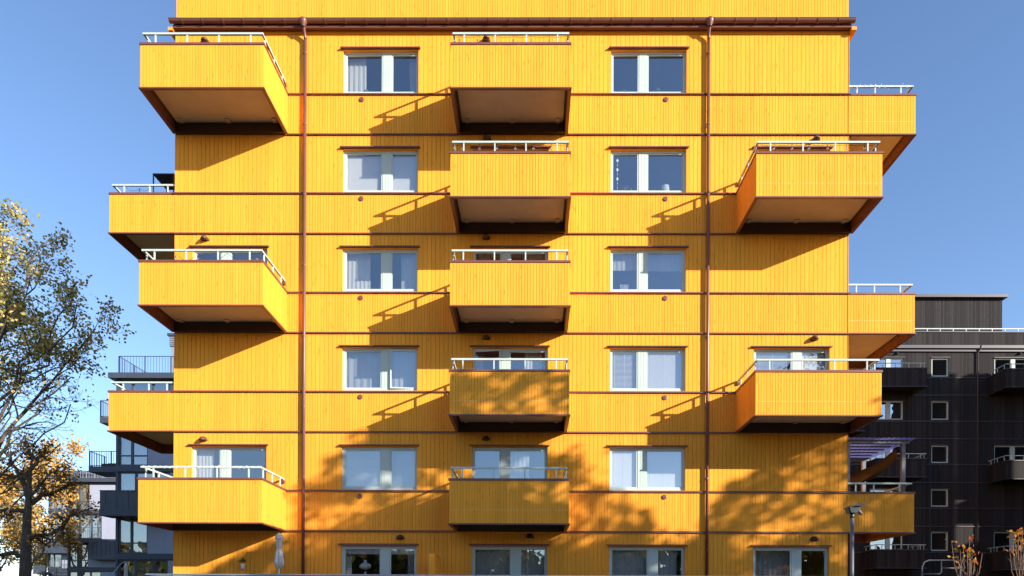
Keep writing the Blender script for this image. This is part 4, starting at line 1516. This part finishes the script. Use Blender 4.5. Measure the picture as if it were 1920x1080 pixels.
for px in (1680, 1910):
    t = empty('wall_lamp', (kx(px), YK, kz(663))); tag(t, 'small dark wall lamp on the black building, ' + ('left' if px == 1680 else 'right') + ' of its downpipe', 'wall lamp')
    obj('lamp_shade', l_shade2, None, t, loc=(kx(px), YK - 0.001, kz(664.5)))

# --- dark slate blocks with lavender plaster, left
def slate_building(label, short, Y, x0p, x1p, roofp, wins, plasters, bands, depth=12, edge=(), H0=0.0):
    sx = lambda p: at(p, 900, Y)[0]
    sz = lambda p: at(250, p, Y)[1]
    b = empty('apartment_building', (sx(x0p), Y, 0)); tag(b, label, 'building')
    x0, x1 = sx(x0p), sx(x1p)
    ops = [(sx(a), sx(c), sz(e), sz(d)) for (a, c, d, e, s, t) in wins]
    q = MB(); holes(q, x0, x1, Y, Y + 0.3, H0, sz(roofp), ops)
    q.box(x0, x0 + 0.3, Y + 0.3, Y + depth, H0, sz(roofp)); q.box(x1 - 0.3, x1, Y + 0.3, Y + depth, H0, sz(roofp))
    obj('wall', q, M['slate'], b)
    q = MB(); q.box(x0 + 0.3, x1 - 0.3, Y + 4, Y + depth, 0.1, sz(roofp) - 0.3); obj('core', q, M['dark'], b)
    for (a, c, d, e, s, t) in wins:
        far_window(b, sx(a), sx(c), sz(e), sz(d), Y, 'slate', glassm='far_glass', splits=tuple((sx(v), 0.15) for v in s), cross=tuple(sz(v) for v in t), fw=0.09)
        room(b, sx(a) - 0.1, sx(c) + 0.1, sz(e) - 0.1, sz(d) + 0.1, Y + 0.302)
        k_win = wins.index((a, c, d, e, s, t))
        o = cloth('curtain', sx(a) + 0.05, sx(c) - (0.05 if k_win % 2 else 0.6), sz(e) - 0.05, sz(d) + 0.05, Y + 0.42, 0.02, 12, M['curtain'])
        tag(o, 'pale full-width curtain in the ' + ('topmost', 'second', 'third', 'fourth', 'lowest')[k_win] + ' window from the top of the ' + short, 'curtain', 'curtains in the slate blocks')
    for (a, c, d, e) in plasters:
        q = MB(); q.box(sx(a), sx(c), Y - 0.04, Y - 0.001, sz(e), sz(d)); obj('plaster_panel', q, M['plaster'], b)
    for (a, c, d, e) in bands:
        q = MB(); q.box(sx(a), sx(c), Y - 0.10, Y - 0.0015, sz(e), sz(d)); obj('band', q, M['slate'], b)
    return b, sx, sz


def bar_rail(parent, x0, x1, y0, y1, z0, z1, step=0.13, sides='fl', matn='slate'):
    """thin vertical bars between a top and a bottom rail; joined: each bar is under a pixel or two"""
    segs = []
    if 'f' in sides: segs.append(((x0, y0), (x1, y0)))
    if 'l' in sides: segs.append(((x0, y0), (x0, y1)))
    if 'r' in sides: segs.append(((x1, y0), (x1, y1)))
    bars = MB()
    for (a, b) in segs:
        A, B = Vector((*a, 0)), Vector((*b, 0))
        L = (B - A).length
        for z in (z0 + 0.06, z1):
            q = MB(); q.tube([(a[0], a[1], z), (b[0], b[1], z)], 0.025, 6)
            obj('top_rail' if z == z1 else 'bottom_rail', q, M[matn], parent)
        n = int(L / step)
        for i in range(n + 1):
            p = A.lerp(B, i / max(n, 1))
            w = 0.03 if i % 9 == 0 else 0.010
            bars.box(p.x - w, p.x + w, p.y - w, p.y + w, z0, z1)
    obj('railing_bars', bars, M[matn], parent, kind='stuff')


YA = 25.0
bA, sx, sz = slate_building('nearest slate-grey block with lavender panels left of the yellow building', 'nearest slate block', YA, 217, 430, 713,
    [(222, 318, 715, 745, (247, 285), ()), (222, 277, 812, 873, (246.5,), (854,)), (222, 318, 885, 950, (254, 290), ()), (222, 277, 968, 1038, (246,), (1018,)), (222, 315, 1050, 1110, (254, 286), ())],
    [(277.5, 420, 790, 872), (277.5, 420, 966, 1038), (319, 420, 886, 950), (316, 420, 1051, 1110)],
    [(217.2, 420, 874.5, 884.5), (217.2, 420, 953, 965), (217.2, 420, 1040, 1049), (217.2, 420, 775, 790)])
q = MB(); q.box(sx(210), sx(430), YA - 0.5, YA + 12.2, sz(713) + 0.001, sz(703)); obj('roof_slab', q, M['slate'], bA)
bar_rail(bA, sx(219), sx(425), YA + 0.2, YA + 5.5, sz(700), sz(666), 0.19, 'fl')
q = MB(); q.box(sx(166), sx(216.9), YA, YA + 1.9, sz(885), sz(874.6)); obj('balcony_slab', q, M['slate'], bA)
bar_rail(bA, sx(167), sx(216.5), YA + 0.05, YA + 1.8, sz(874.5), sz(846), 0.16, 'fl')
q = MB(); q.box(sx(186.5), sx(216.9), YA, YA + 1.9, sz(793), sz(782)); obj('balcony_slab', q, M['slate'], bA)
bar_rail(bA, sx(187.5), sx(216.5), YA + 0.05, YA + 1.8, sz(781.9), sz(751), 0.16, 'fl')
YF = YA - 1.5
s2x = lambda p: at(p, 900, YF)[0]; s2z = lambda p: at(250, p, YF)[1]
q = MB(); q.box(s2x(186), s2x(300), YF, YA - 0.105, s2z(967), s2z(954)); obj('balcony_slab', q, M['slate'], bA)
X, i = s2x(187), 0
while X < s2x(298):
    q = MB(); q.box(X, X + 0.36, YF + 0.02 + 0.015 * (i % 2), YF + 0.06, s2z(953.8), s2z(921)); obj('balcony_panel', q, M['slate'], bA)
    X += 0.372; i += 1
q = MB(); q.box(s2x(186.5), s2x(299), YF + 0.0, YF + 0.07, s2z(920.9), s2z(919)); obj('rail', q, M['slate'], bA)
# roof flue with louvres
fx0, fx1 = at(321, 660, YA + 3)[0], at(334, 660, YA + 3)[0]
fz = lambda p: at(325, p, YA + 3)[1]
flue = empty('roof_flue', (fx0, YA + 3, sz(703))); tag(flue, 'grey metal roof flue with louvred top on the nearest slate block', 'flue')
q = MB(); q.box(fx0, fx1, YA + 3, YA + 3.5, sz(703), fz(649.5)); obj('shaft', q, M['galv'], flue)
for i in range(5):
    p = 631 + i * 3.7
    q = MB(); q.box(fx0 - 0.12, fx1 + 0.1, YA + 2.9, YA + 3.6, fz(p + 3.2), fz(p + 1.2)); obj('louvre', q, M['galv'], flue)
q = MB(); q.box(fx0 - 0.2, fx1 + 0.2, YA + 2.8, YA + 3.7, fz(631), fz(626.5)); obj('flue_cap', q, M['slate'], flue)
q = MB(); q.box(fx0 + 0.02, fx1 - 0.02, YA + 3.02, YA + 3.48, fz(649.4), fz(631.1)); obj('inner_shaft', q, M['black'], flue)
# wicker seats on the side balcony
for i, (a, b) in enumerate(((179, 197), (201, 217))):
    t = empty('wicker_seat', (sx(a), YA + 0.6, sz(874.5))); tag(t, ('left' if i == 0 else 'right') + ' of two dark wicker seats on the slate block side balcony', 'seat', 'wicker seats')
    q = MB(); q.box(sx(a), sx(b) - 0.05, YA + 0.6, YA + 1.3, sz(874.4), sz(866)); obj('seat', q, M['dark'], t)
    q = MB(); q.box(sx(a), sx(b) - 0.05, YA + 1.31, YA + 1.45, sz(874.4), sz(861 + i)); obj('backrest', q, M['dark'], t)
# white parasol by the slate block
X, yv = at(236, 1070, YA - 3)[0], YA - 3
zt_ = at(236, 1055, yv)[1]
t = empty('parasol', (X, yv, 0)); tag(t, 'closed white hanging parasol on curved pole before the nearest slate block', 'parasol')
q = MB(); folded(q, X, yv, 0, [(0.03, zt_ - 1.4), (0.12, zt_ - 1.35), (0.10, zt_ - 0.6), (0.11, zt_ - 0.15), (0.03, zt_), (0, zt_ + 0.02)], 6, 0.4); obj('canopy', q, M['curtain'], t, smooth=True)
q = MB(); q.tube([(X - 1.15, yv, 0), (X - 1.05, yv, zt_ - 1.2), (X - 0.75, yv, zt_ - 0.6), (X - 0.25, yv, zt_ - 0.02), (X, yv, zt_ + 0.06)], 0.03, 8); obj('pole', q, M['galv'], t, smooth=True)

YBB = 52.0
bB, sx, sz = slate_building('second slate-grey block, farther left behind the orange-leaved oak', 'second slate block', YBB, 127, 320, 905,
    [(130, 168, 907, 956, (149,), (941,)), (130, 191, 965, 1010, (151, 172), ()), (130, 166, 1018, 1064, (145.5,), (1051,)), (130, 190, 1072, 1110, (150, 170), ())],
    [(168.5, 216, 909, 956), (191.5, 300, 965, 1011), (166.5, 300, 1046, 1064), (191, 300, 1073, 1110)],
    [(127.2, 300, 957, 963.5), (127.2, 300, 1065, 1071), (127.2, 300, 1011, 1016)])
q = MB(); q.box(sx(124), sx(320), YBB - 0.5, YBB + 12.2, sz(905) + 0.001, sz(898)); obj('roof_slab', q, M['slate'], bB)
bar_rail(bB, sx(127), sx(310), YBB + 0.2, YBB + 8, sz(898), sz(875), 0.3, 'fl', 'galv')
YF = YBB - 1.5
s2x = lambda p: at(p, 1000, YF)[0]; s2z = lambda p: at(150, p, YF)[1]
q = MB(); q.box(s2x(103), s2x(190), YF, YBB - 0.105, s2z(1017), s2z(1010)); obj('balcony_slab', q, M['slate'], bB)
bar_rail(bB, s2x(104), s2x(189), YF + 0.05, YBB - 0.2, s2z(1010), s2z(989), 0.2, 'fl')
q = MB(); q.box(s2x(165), s2x(260), YF, YBB - 0.105, s2z(1049), s2z(1041)); obj('balcony_slab', q, M['slate'], bB)
X = s2x(165.5)
while X < s2x(250):
    q = MB(); q.box(X, X + 0.42, YF + 0.02, YF + 0.07, s2z(1040.8), s2z(1013)); obj('balcony_panel', q, M['slate'], bB)
    X += 0.46

YCC = 80.0
bC, sx, sz = slate_building('farthest slate-grey block with pale lit windows behind the oak trunk', 'farthest slate block', YCC, 91, 200, 890,
    [(93, 125, 898, 955, (105, 116), ()), (93, 125, 970, 1016, (108,), ()), (93, 116, 1038, 1066, (102,), ())],
    [(117, 130, 1038, 1066)],
    [(91.2, 180, 957, 963), (91.2, 180, 1068, 1074)])
q = MB(); q.box(sx(88), sx(200), YCC - 0.5, YCC + 12.2, sz(890) + 0.001, sz(884)); obj('roof_slab', q, M['slate'], bC)
YF = YCC - 1.6
s2x = lambda p: at(p, 1000, YF)[0]; s2z = lambda p: at(100, p, YF)[1]
for (a, b, c, d, e) in ((70, 150, 1018, 1030, 1037), (62, 88, 1060, 1072, 1076)):
    q = MB(); q.box(s2x(a), s2x(b), YF, YCC - 0.105, s2z(e), s2z(d)); obj('balcony_slab', q, M['slate'], bC)
    X = s2x(a) + 0.02
    while X < s2x(b) - 0.4:
        q = MB(); q.box(X, X + 0.55, YF + 0.02, YF + 0.07, s2z(d) + 0.001, s2z(c)); obj('balcony_panel', q, M['slate'], bC)
        X += 0.6
bar_rail(bC, s2x(91), s2x(150), YF + 0.05, YCC - 0.2, s2z(1068), s2z(1046), 0.25, 'fl')

# --- tall block out of frame to the right that shades the black building; gap cut along the sun for light patches
sh = empty('apartment_building', (50, 8, 0)); tag(sh, 'tall dark neighbouring block beyond the right edge of view', 'building')
GX0, GX1 = kx(1792) + 18.0, kx(1832) + 18.0
for prof_ in ([(36.5, 4), (GX0 + 14.5, 4), (GX0, 14), (36.5, 14)], [(GX1 + 14.5, 4), (GX1 + 34, 4), (GX1 + 34, 14), (GX1, 14)]):
    q = MB(); q.prism(prof_, 'z', 0, 24.9); obj('wing', q, M['blackwood'], sh)
for (z0, z1) in ((18.1, 24.9), (14.9, 16.3), (11.5, 13.3)):
    q = MB(); q.box(GX0 + 0.9, GX1 + 0.8, 13.4, 13.99, z0, z1); obj('shade_slab', q, M['blackmetal'], sh)  # added slabs that break the sun through the gap into patches

# ------------------------------------------------------------------ trees
def leaves_mesh(name, pts, dirs, size, material, r):
    n = len(pts)
    rs = np.random.RandomState(r)
    P_ = np.array(pts)
    d = np.array(dirs) + rs.normal(0, 0.9, (n, 3)); d /= np.linalg.norm(d, axis=1)[:, None]
    o = rs.normal(0, 1, (n, 3)); s = np.cross(d, o); s /= np.linalg.norm(s, axis=1)[:, None]
    nrm = np.cross(d, s)
    L = (size * rs.uniform(0.7, 1.25, n))[:, None]
    a = P_; b = P_ + d * L * 0.5 + s * L * 0.36 + nrm * L * 0.10; c = P_ + d * L; e = P_ + d * L * 0.5 - s * L * 0.36 + nrm * L * 0.10
    V = np.stack([a, b, c, e], 1).reshape(-1, 3)
    me = bpy.data.meshes.new(name)
    me.vertices.add(4 * n); me.vertices.foreach_set('co', V.ravel())
    me.loops.add(4 * n); me.loops.foreach_set('vertex_index', np.arange(4 * n, dtype=np.int32))
    me.polygons.add(n); me.polygons.foreach_set('loop_start', np.arange(0, 4 * n, 4, dtype=np.int32)); me.polygons.foreach_set('loop_total', np.full(n, 4, dtype=np.int32))
    me.materials.append(material)
    me.update(calc_edges=True); me.validate()
    return me


class Tree:
    def __init__(s, seed, leaf_n, leaf_fn=None, droop=0.05, cluster=0.28):
        s.r = random.Random(seed)
        s.mb, s.lp, s.ld = MB(), [], []
        s.leaf_n, s.fn, s.droop, s.cl = leaf_n, leaf_fn, droop, cluster

    def curve(s, p, d, L, bend, n=6):
        pts = [Vector(p)]
        d = Vector(d).normalized()
        for i in range(n):
            d = (d + Vector((s.r.gauss(0, 1), s.r.gauss(0, 1), s.r.gauss(0, 1))) * bend + Vector((0, 0, -s.droop))).normalized()
            pts.append(pts[-1] + d * (L / n))
        return pts

    def leafs(s, p, d):
        k = s.leaf_n if s.fn is None else s.fn(p) * s.leaf_n
        k = int(k) + (1 if s.r.random() < k - int(k) else 0)
        for _ in range(k):
            q = p + Vector((s.r.gauss(0, s.cl), s.r.gauss(0, s.cl), s.r.gauss(0, s.cl)))
            s.lp.append(tuple(q)); s.ld.append(tuple(d * 0.5 + Vector((0, 0, -0.3))))

    def sub(s, pts, r0, lvl, L):
        """side branches along a branch"""
        n = len(pts) - 1
        cnt = {3: 9, 2: 6, 1: 4}[lvl]
        for c in range(cnt):
            t = 0.22 + 0.78 * (c + s.r.random()) / cnt
            f = min(t * n, n - 0.001); i = int(f)
            p = pts[i].lerp(pts[i + 1], f - i)
            d = (pts[i + 1] - pts[i]).normalized()
            o = Vector((s.r.gauss(0, 1), s.r.gauss(0, 1), s.r.gauss(0, 0.8)))
            o = (o - d * o.dot(d)).normalized()
            dd = d * s.r.uniform(0.5, 1.0) + o * s.r.uniform(0.5, 1.0)
            l = L * s.r.uniform(0.35, 0.6) * (1.15 - 0.6 * t)
            r = max(r0 * (1 - 0.75 * t) * 0.6, 0.007)
            q = s.curve(p, dd, l, 0.16 if lvl > 1 else 0.2, 5 if lvl > 1 else 3)
            s.mb.tube(q, [r * (1 - 0.75 * j / (len(q) - 1)) for j in range(len(q))], 5 if lvl > 1 else 3, cap=False)
            if lvl > 1:
                s.sub(q, r, lvl - 1, l)
            else:
                for v in q[1:]:
                    s.leafs(v, (q[-1] - q[0]).normalized())
        s.leafs(pts[-1], (pts[-1] - pts[-2]).normalized())

    def limb(s, a, b, r0, up=0.25, lvl=3, n=9, r1=0.02):
        a, b = Vector(a), Vector(b)
        L = (b - a).length
        c = a.lerp(b, 0.45) + Vector((0, 0, up * L))
        pts = []
        for i in range(n + 1):
            t = i / n
            p = a * (1 - t) ** 2 + c * 2 * t * (1 - t) + b * t * t
            j = 0.0 if i in (0,) else 0.018 * L
            pts.append(p + Vector((s.r.gauss(0, j), s.r.gauss(0, j), s.r.gauss(0, j))))
        s.mb.tube(pts, [r0 + (r1 - r0) * (i / n) ** 0.8 for i in range(n + 1)], 7, cap=False)
        s.sub(pts, r0, lvl, L * 0.62)
        return pts

    def build(s, name, loc, label, bark, leafm, size, seed, group=None, crown=True):
        t = empty(name, loc)
        tag(t, label, 'tree', group)
        obj('trunk', s.mb, bark, t, smooth=True)
        if s.lp:
            o = Vector(loc)
            me = leaves_mesh('crown', [(p[0] - o.x, p[1] - o.y, p[2] - o.z) for p in s.lp], s.ld, size, leafm, seed)
            obj('crown', me, None, t, loc=loc)
        return t


LEAF_Y = leaf_mat('leaf_yellow_green', [(0.10, 0.13, 0.03), (0.26, 0.24, 0.06), (0.52, 0.42, 0.14), (0.66, 0.53, 0.22), (0.62, 0.45, 0.16)], 0.3)
LEAF_O = leaf_mat('leaf_orange', [(0.16, 0.07, 0.015), (0.38, 0.18, 0.03), (0.50, 0.26, 0.05)])
LEAF_B = leaf_mat('leaf_background', [(0.46, 0.24, 0.05), (0.64, 0.38, 0.09), (0.68, 0.46, 0.15)])
LEAF_R = leaf_mat('leaf_red', [(0.45, 0.05, 0.02), (0.55, 0.20, 0.03), (0.60, 0.35, 0.08), (0.2, 0.22, 0.04)])
LEAF_G = leaf_mat('leaf_green', [(0.05, 0.065, 0.015), (0.10, 0.10, 0.02), (0.22, 0.13, 0.02)])

# big tree at the left edge
Y1 = 6.0


def tp(px, py, dy=0.0):
    x, z = at(px, py, Y1 + dy)
    return Vector((x, Y1 + dy, z))


def dens1(p):
    z = p.z
    x = p.x - tp(0, 600).x
    if z > 12.2: return 1.0
    if z > 11.0: return 0.75
    return (0.5 if x < 1.0 else 0.16) if z > 9.6 else 0.10 if x < 0.5 else 0.03


T1 = Tree(11, 1.9, dens1, droop=0.02, cluster=0.15)
base = Vector((tp(-80, 1100).x, Y1, 0))
trunk = [base, base + Vector((0.05, 0, 2)), base + Vector((0.15, 0.05, 4.0)), base + Vector((0.25, 0.1, 6.0)), base + Vector((0.2, 0.1, 8.5)), base + Vector((0.3, 0, 11)), base + Vector((0.35, 0.1, 13.2))]
T1.mb.tube(trunk, [0.42, 0.36, 0.32, 0.28, 0.21, 0.15, 0.07], 10)


def tk(z):
    for a, b in zip(trunk, trunk[1:]):
        if a.z <= z <= b.z:
            return a.lerp(b, (z - a.z) / (b.z - a.z))
    return trunk[-1]


for (z, px, py, dy, r0, up) in ((9, 10, 372, 0, .10, .1), (9.5, 62, 368, 1.2, .09, .1), (8.5, 112, 412, -1, .11, .12), (8, 118, 462, 1.5, .10, .14),
                                (7, 172, 515, 0.3, .11, .12), (6.5, 192, 560, -1.2, .10, .10), (6, 222, 602, 0.6, .12, .10), (5.8, 186, 628, 1.8, .09, .08),
                                (5.4, 165, 676, -0.6, .09, .06), (7.5, 70, 520, -2.0, .10, .1), (8, 30, 470, 2.2, .10, .1), (6.5, 60, 610, 2.4, .09, .1),
                                (4.6, 172, 770, 0.2, .10, .05), (4.3, 150, 838, 1.2, .08, .04), (3.6, 120, 900, -0.8, .09, .04), (4.0, 60, 760, -1.8, .08, .1), (5, 90, 700, 1.0, .09, .1),
                                (8, -120, 420, 0, .1, .1), (7, -190, 520, 1, .1, .1), (9, -60, 350, -1, .1, .1)):
    T1.limb(tk(z), tp(px - 38, py + (52 if py < 560 else 22 if py < 700 else -8), dy), r0 * (0.85 if py < 700 else 0.6), up, lvl=3 if py < 690 else 2)
T1.build('deciduous_tree', tuple(base), 'large yellow-green tree filling the left edge with bare lower branches', M['bark'], LEAF_Y, 0.135, 1)

# orange oak behind it
Y1 = 15.0
T2 = Tree(5, 0.32, None, droop=0.0, cluster=0.20)
base = Vector((tp(42, 1100).x, Y1, 0))
trunk = [base, Vector((tp(48, 1060).x, Y1, tp(0, 1060).z)), tp(50, 990), tp(54, 930), tp(56, 890), tp(62, 850)]
T2.mb.tube(trunk, [0.32, 0.27, 0.21, 0.14, 0.09, 0.03], 10)
for (a, b, r0, up) in (((48, 1040), (-60, 1050), .16, .12), ((50, 1010), (120, 985), .2, -.1), ((52, 960), (-40, 960), .14, .1), ((53, 945), (140, 905), .17, .05),
                       ((54, 935), (15, 850), .16, .1), ((58, 880), (90, 838), .12, .1), ((60, 860), (50, 830), .09, .1), ((56, 900), (-30, 890), .12, .15), ((54, 930), (120, 870), .1, .1)):
    dy = rng.uniform(-1.5, 1.5)
    T2.limb(tp(*a), tp(b[0], b[1], dy), r0, up, r1=0.03)
T2.limb(tp(112, 990), tp(165, 955, -0.8), .13, .1)
T2.limb(tp(112, 990), tp(140, 1020, 0.8), .08, .05)
T2.build('oak_tree', tuple(base), 'orange-leaved oak with thick dark forking trunk before the slate blocks', M['bark'], LEAF_O, 0.16, 2)

# autumn trees far behind
for i, (px, top, Y1, w) in enumerate(((48, 838, 48.0, 4.4), (-15, 880, 52.0, 4.0), (85, 985, 95.0, 4.5), (118, 1010, 110.0, 4.0))):
    Tn = Tree(30 + i, 9.0, None, 0.0, 0.40)
    base = Vector((tp(px, 1100).x, Y1, 0))
    H = tp(px, top).z
    Tn.mb.tube([base, base + Vector((0, 0, H * 0.5)), base + Vector((0.2, 0, H * 0.9))], [0.3, 0.2, 0.05], 8)
    for j in range(9):
        a = j * 2.4
        zz = H * (0.25 + 0.06 * j)
        Tn.limb(base + Vector((0, 0, zz)), base + Vector((w * math.cos(a), w * math.sin(a), min(H, zz + H * 0.35))) , 0.12, 0.12, lvl=2)
    Tn.build('background_tree', tuple(base), ['tallest golden autumn tree far behind the oak', 'golden autumn tree at the far left bottom corner', 'low golden autumn tree right of the oak trunk', 'farthest golden tree beside the slate block'][i], M['bark'], LEAF_B, 0.30, 40 + i, 'golden autumn trees in the distance')

# two trees standing out of frame on the right; their crowns dapple the lower facade
def interp(x, pts):
    for (a, u), (b_, v) in zip(pts, pts[1:]):
        if a <= x <= b_:
            return u + (v - u) * (x - a) / (b_ - a)
    return None


TOPS = ([(-7.6, 3.3), (-6.2, 6.2), (-4.6, 6.9), (-3.1, 7.2), (-1.4, 7.0), (0.2, 6.3), (1.9, 5.2), (3.4, 4.6)],
        [(-10.0, 2.5), (-8.6, 3.3), (2.0, 3.6), (6.0, 3.6)],
        [(5.2, 4.6), (6.6, 5.9), (8.2, 6.6), (9.8, 6.7), (13.0, 7.2), (16.0, 6.0)])
for i, (wx, tops, ncl, lo) in enumerate(((-2.4, TOPS[0], 72, 0.2), (2.6, TOPS[1], 135, 0.2), (10.4, TOPS[2], 84, 0.2))):
    c = Vector((wx, 0, 4.0)) + TO_SUN * 23.5
    Tn = Tree(60 + i, 0.0, None, 0.01, 0.2)
    base = Vector((c.x, c.y, 0))
    rr_ = Tn.r
    Tn.mb.tube([base, base + Vector((0.1, 0, c.z * 0.5)), base + Vector((0, 0.1, c.z + 1.2))], [0.28, 0.2, 0.05], 8)
    for j in range(ncl):
        xw = rr_.uniform(tops[0][0], tops[-1][0])
        top = interp(xw, tops)
        zw = lo + (top - lo) * (1 - rr_.random() ** 1.5)
        e = Vector((xw, 0, zw)) + TO_SUN * rr_.uniform(22.5, 26.5)
        while e.x < 0.76 * (e.y + DCAM) + 2.2:
            e += TO_SUN * 0.5
        s0 = base + Vector((0.05, 0.05, max(4.0, e.z - rr_.uniform(1.0, 3.0))))
        mid = s0.lerp(e, 0.5) + Vector((0, 0, 0.25))
        Tn.mb.tube([s0, mid, e], [0.05, 0.03, 0.010], 5)
        sz = rr_.uniform(0.13, 0.36) * (0.7 if zw > top - 1.0 else 1.0)
        n_ = int(170 * sz)
        tilt = rr_.uniform(-0.2, 0.8)
        for _ in range(n_):
            u = rr_.gauss(0, sz * 1.3)
            q_ = e + Vector((u, rr_.gauss(0, sz), u * tilt * 0.6 + rr_.gauss(0, sz * 0.5)))
            Tn.lp.append(tuple(q_)); Tn.ld.append((rr_.gauss(0, 1), rr_.gauss(0, 1), -0.3))
    for j in range(ncl * 30):                          # loose leaves without twigs, added to dim the sun to half-shade
        xw = rr_.uniform(tops[0][0], tops[-1][0])
        top = interp(xw, tops)
        e = Vector((xw, 0, lo + (top - 0.2 - lo) * (1 - rr_.random() ** 1.4))) + TO_SUN * rr_.uniform(22, 27)
        while e.x < 0.76 * (e.y + DCAM) + 1.6:
            e += TO_SUN * 0.5
        Tn.lp.append(tuple(e)); Tn.ld.append((rr_.gauss(0, 1), rr_.gauss(0, 1), -0.3))
    Tn.build('street_tree', tuple(base), ('left', 'middle, lowest', 'right')[i] + ' street tree out of frame that dapples the lower facade', M['bark'], LEAF_G, 0.26, 70 + i, 'street trees out of frame')

# wood across the road behind the viewer, seen only as reflections in the lowest windows
rs = np.random.RandomState(3)
pts, drs = [], []
for k in range(340):
    an = math.radians(-178 + 176 * (k / 340.0))
    rr = rs.uniform(52, 60)
    top = 8.2 + 1.2 * math.sin(k * 0.21) + rs.uniform(-0.8, 0.8)
    n = 90
    v = np.array([rr * math.cos(an), -8 + rr * math.sin(an), 0]) + rs.normal(0, 1, (n, 3)) * np.array([1.3, 1.3, 0])
    v[:, 2] = rs.uniform(0.3, top, n)
    pts += [tuple(q_) for q_ in v]
    drs += [(0, 0, 1)] * n
wood = obj('wood', leaves_mesh('wood', pts, drs, 1.2, LEAF_G, 9), None, kind='stuff')

# young trees with a few red leaves
Y1 = -6.6
for i, (px, top) in enumerate(((1814, 1012), (1911, 990))):
    b0 = tp(px, 1100); base = Vector((b0.x, Y1, 0))
    z1 = tp(px, 1078 if i == 0 else 1062).z
    q = MB(); q.tube([base, base + Vector((0.02, 0, z1 * 0.5)), base + Vector((0.0, 0, z1))], [0.03, 0.024, 0.018], 7)
    lp, ld = [], []
    r = random.Random(90 + i)
    ends = ((-30, 1015), (-20, 1040), (-8, 1020), (4, 1010), (28, 1037), (14, 1050), (-14, 1030), (9, 1036), (20, 1066), (-22, 1060), (0, 1030), (6, 1045)) if i == 0 else \
           ((-18, 1030), (-8, 1000), (-2, 996), (6, 992), (14, 990), (10, 1018), (-12, 1012), (-6, 1025), (16, 1030), (3, 1008), (20, 1005))
    for (dx, py) in ends:
        s0 = base + Vector((0, 0, z1 * r.uniform(0.78, 1.0)))
        e = tp(px + dx, py, r.uniform(-0.25, 0.25))
        mid = s0.lerp(e, 0.5) + Vector((dx * 0.003, 0, -0.03))
        q.tube([s0, mid, e], [0.010, 0.008, 0.004], 5)
        m_ = s0.lerp(e, r.uniform(0.4, 0.7))
        q.tube([m_, m_ + Vector((r.uniform(-.1, .1), r.uniform(-.1, .1), r.uniform(0.1, .2)))], [0.006, 0.003], 4)
        nl = (2 if py < 1025 else 1) if i == 0 else 4
        for _ in range(nl + (r.random() < 0.5) * 3):
            w = 0.05
            lp.append(tuple(e + Vector((r.gauss(0, w), r.gauss(0, w), r.gauss(0, w))))); ld.append((r.gauss(0, 1), r.gauss(0, 1), -0.6))
    for _ in range(10 if i == 0 else 24):
        p = tp(px + r.gauss(0, 7) + (-2 if i == 0 else 2), r.gauss(1035, 9) if i == 0 else r.gauss(1008, 12), r.uniform(-.15, .15))
        lp.append(tuple(p)); ld.append((r.gauss(0, 1), r.gauss(0, 1), -0.8))
    t = empty('young_tree', tuple(base)); tag(t, ('left, smaller of two young bare trees with a few red leaves' if i == 0 else 'right young tree with more red leaves at the picture edge'), 'tree', 'young trees before the black building')
    obj('trunk', q, M['twig'], t, smooth=True)
    obj('crown', leaves_mesh('crown', [tuple(Vector(p) - base) for p in lp], ld, 0.085, LEAF_R, 95 + i), None, t, loc=tuple(base))
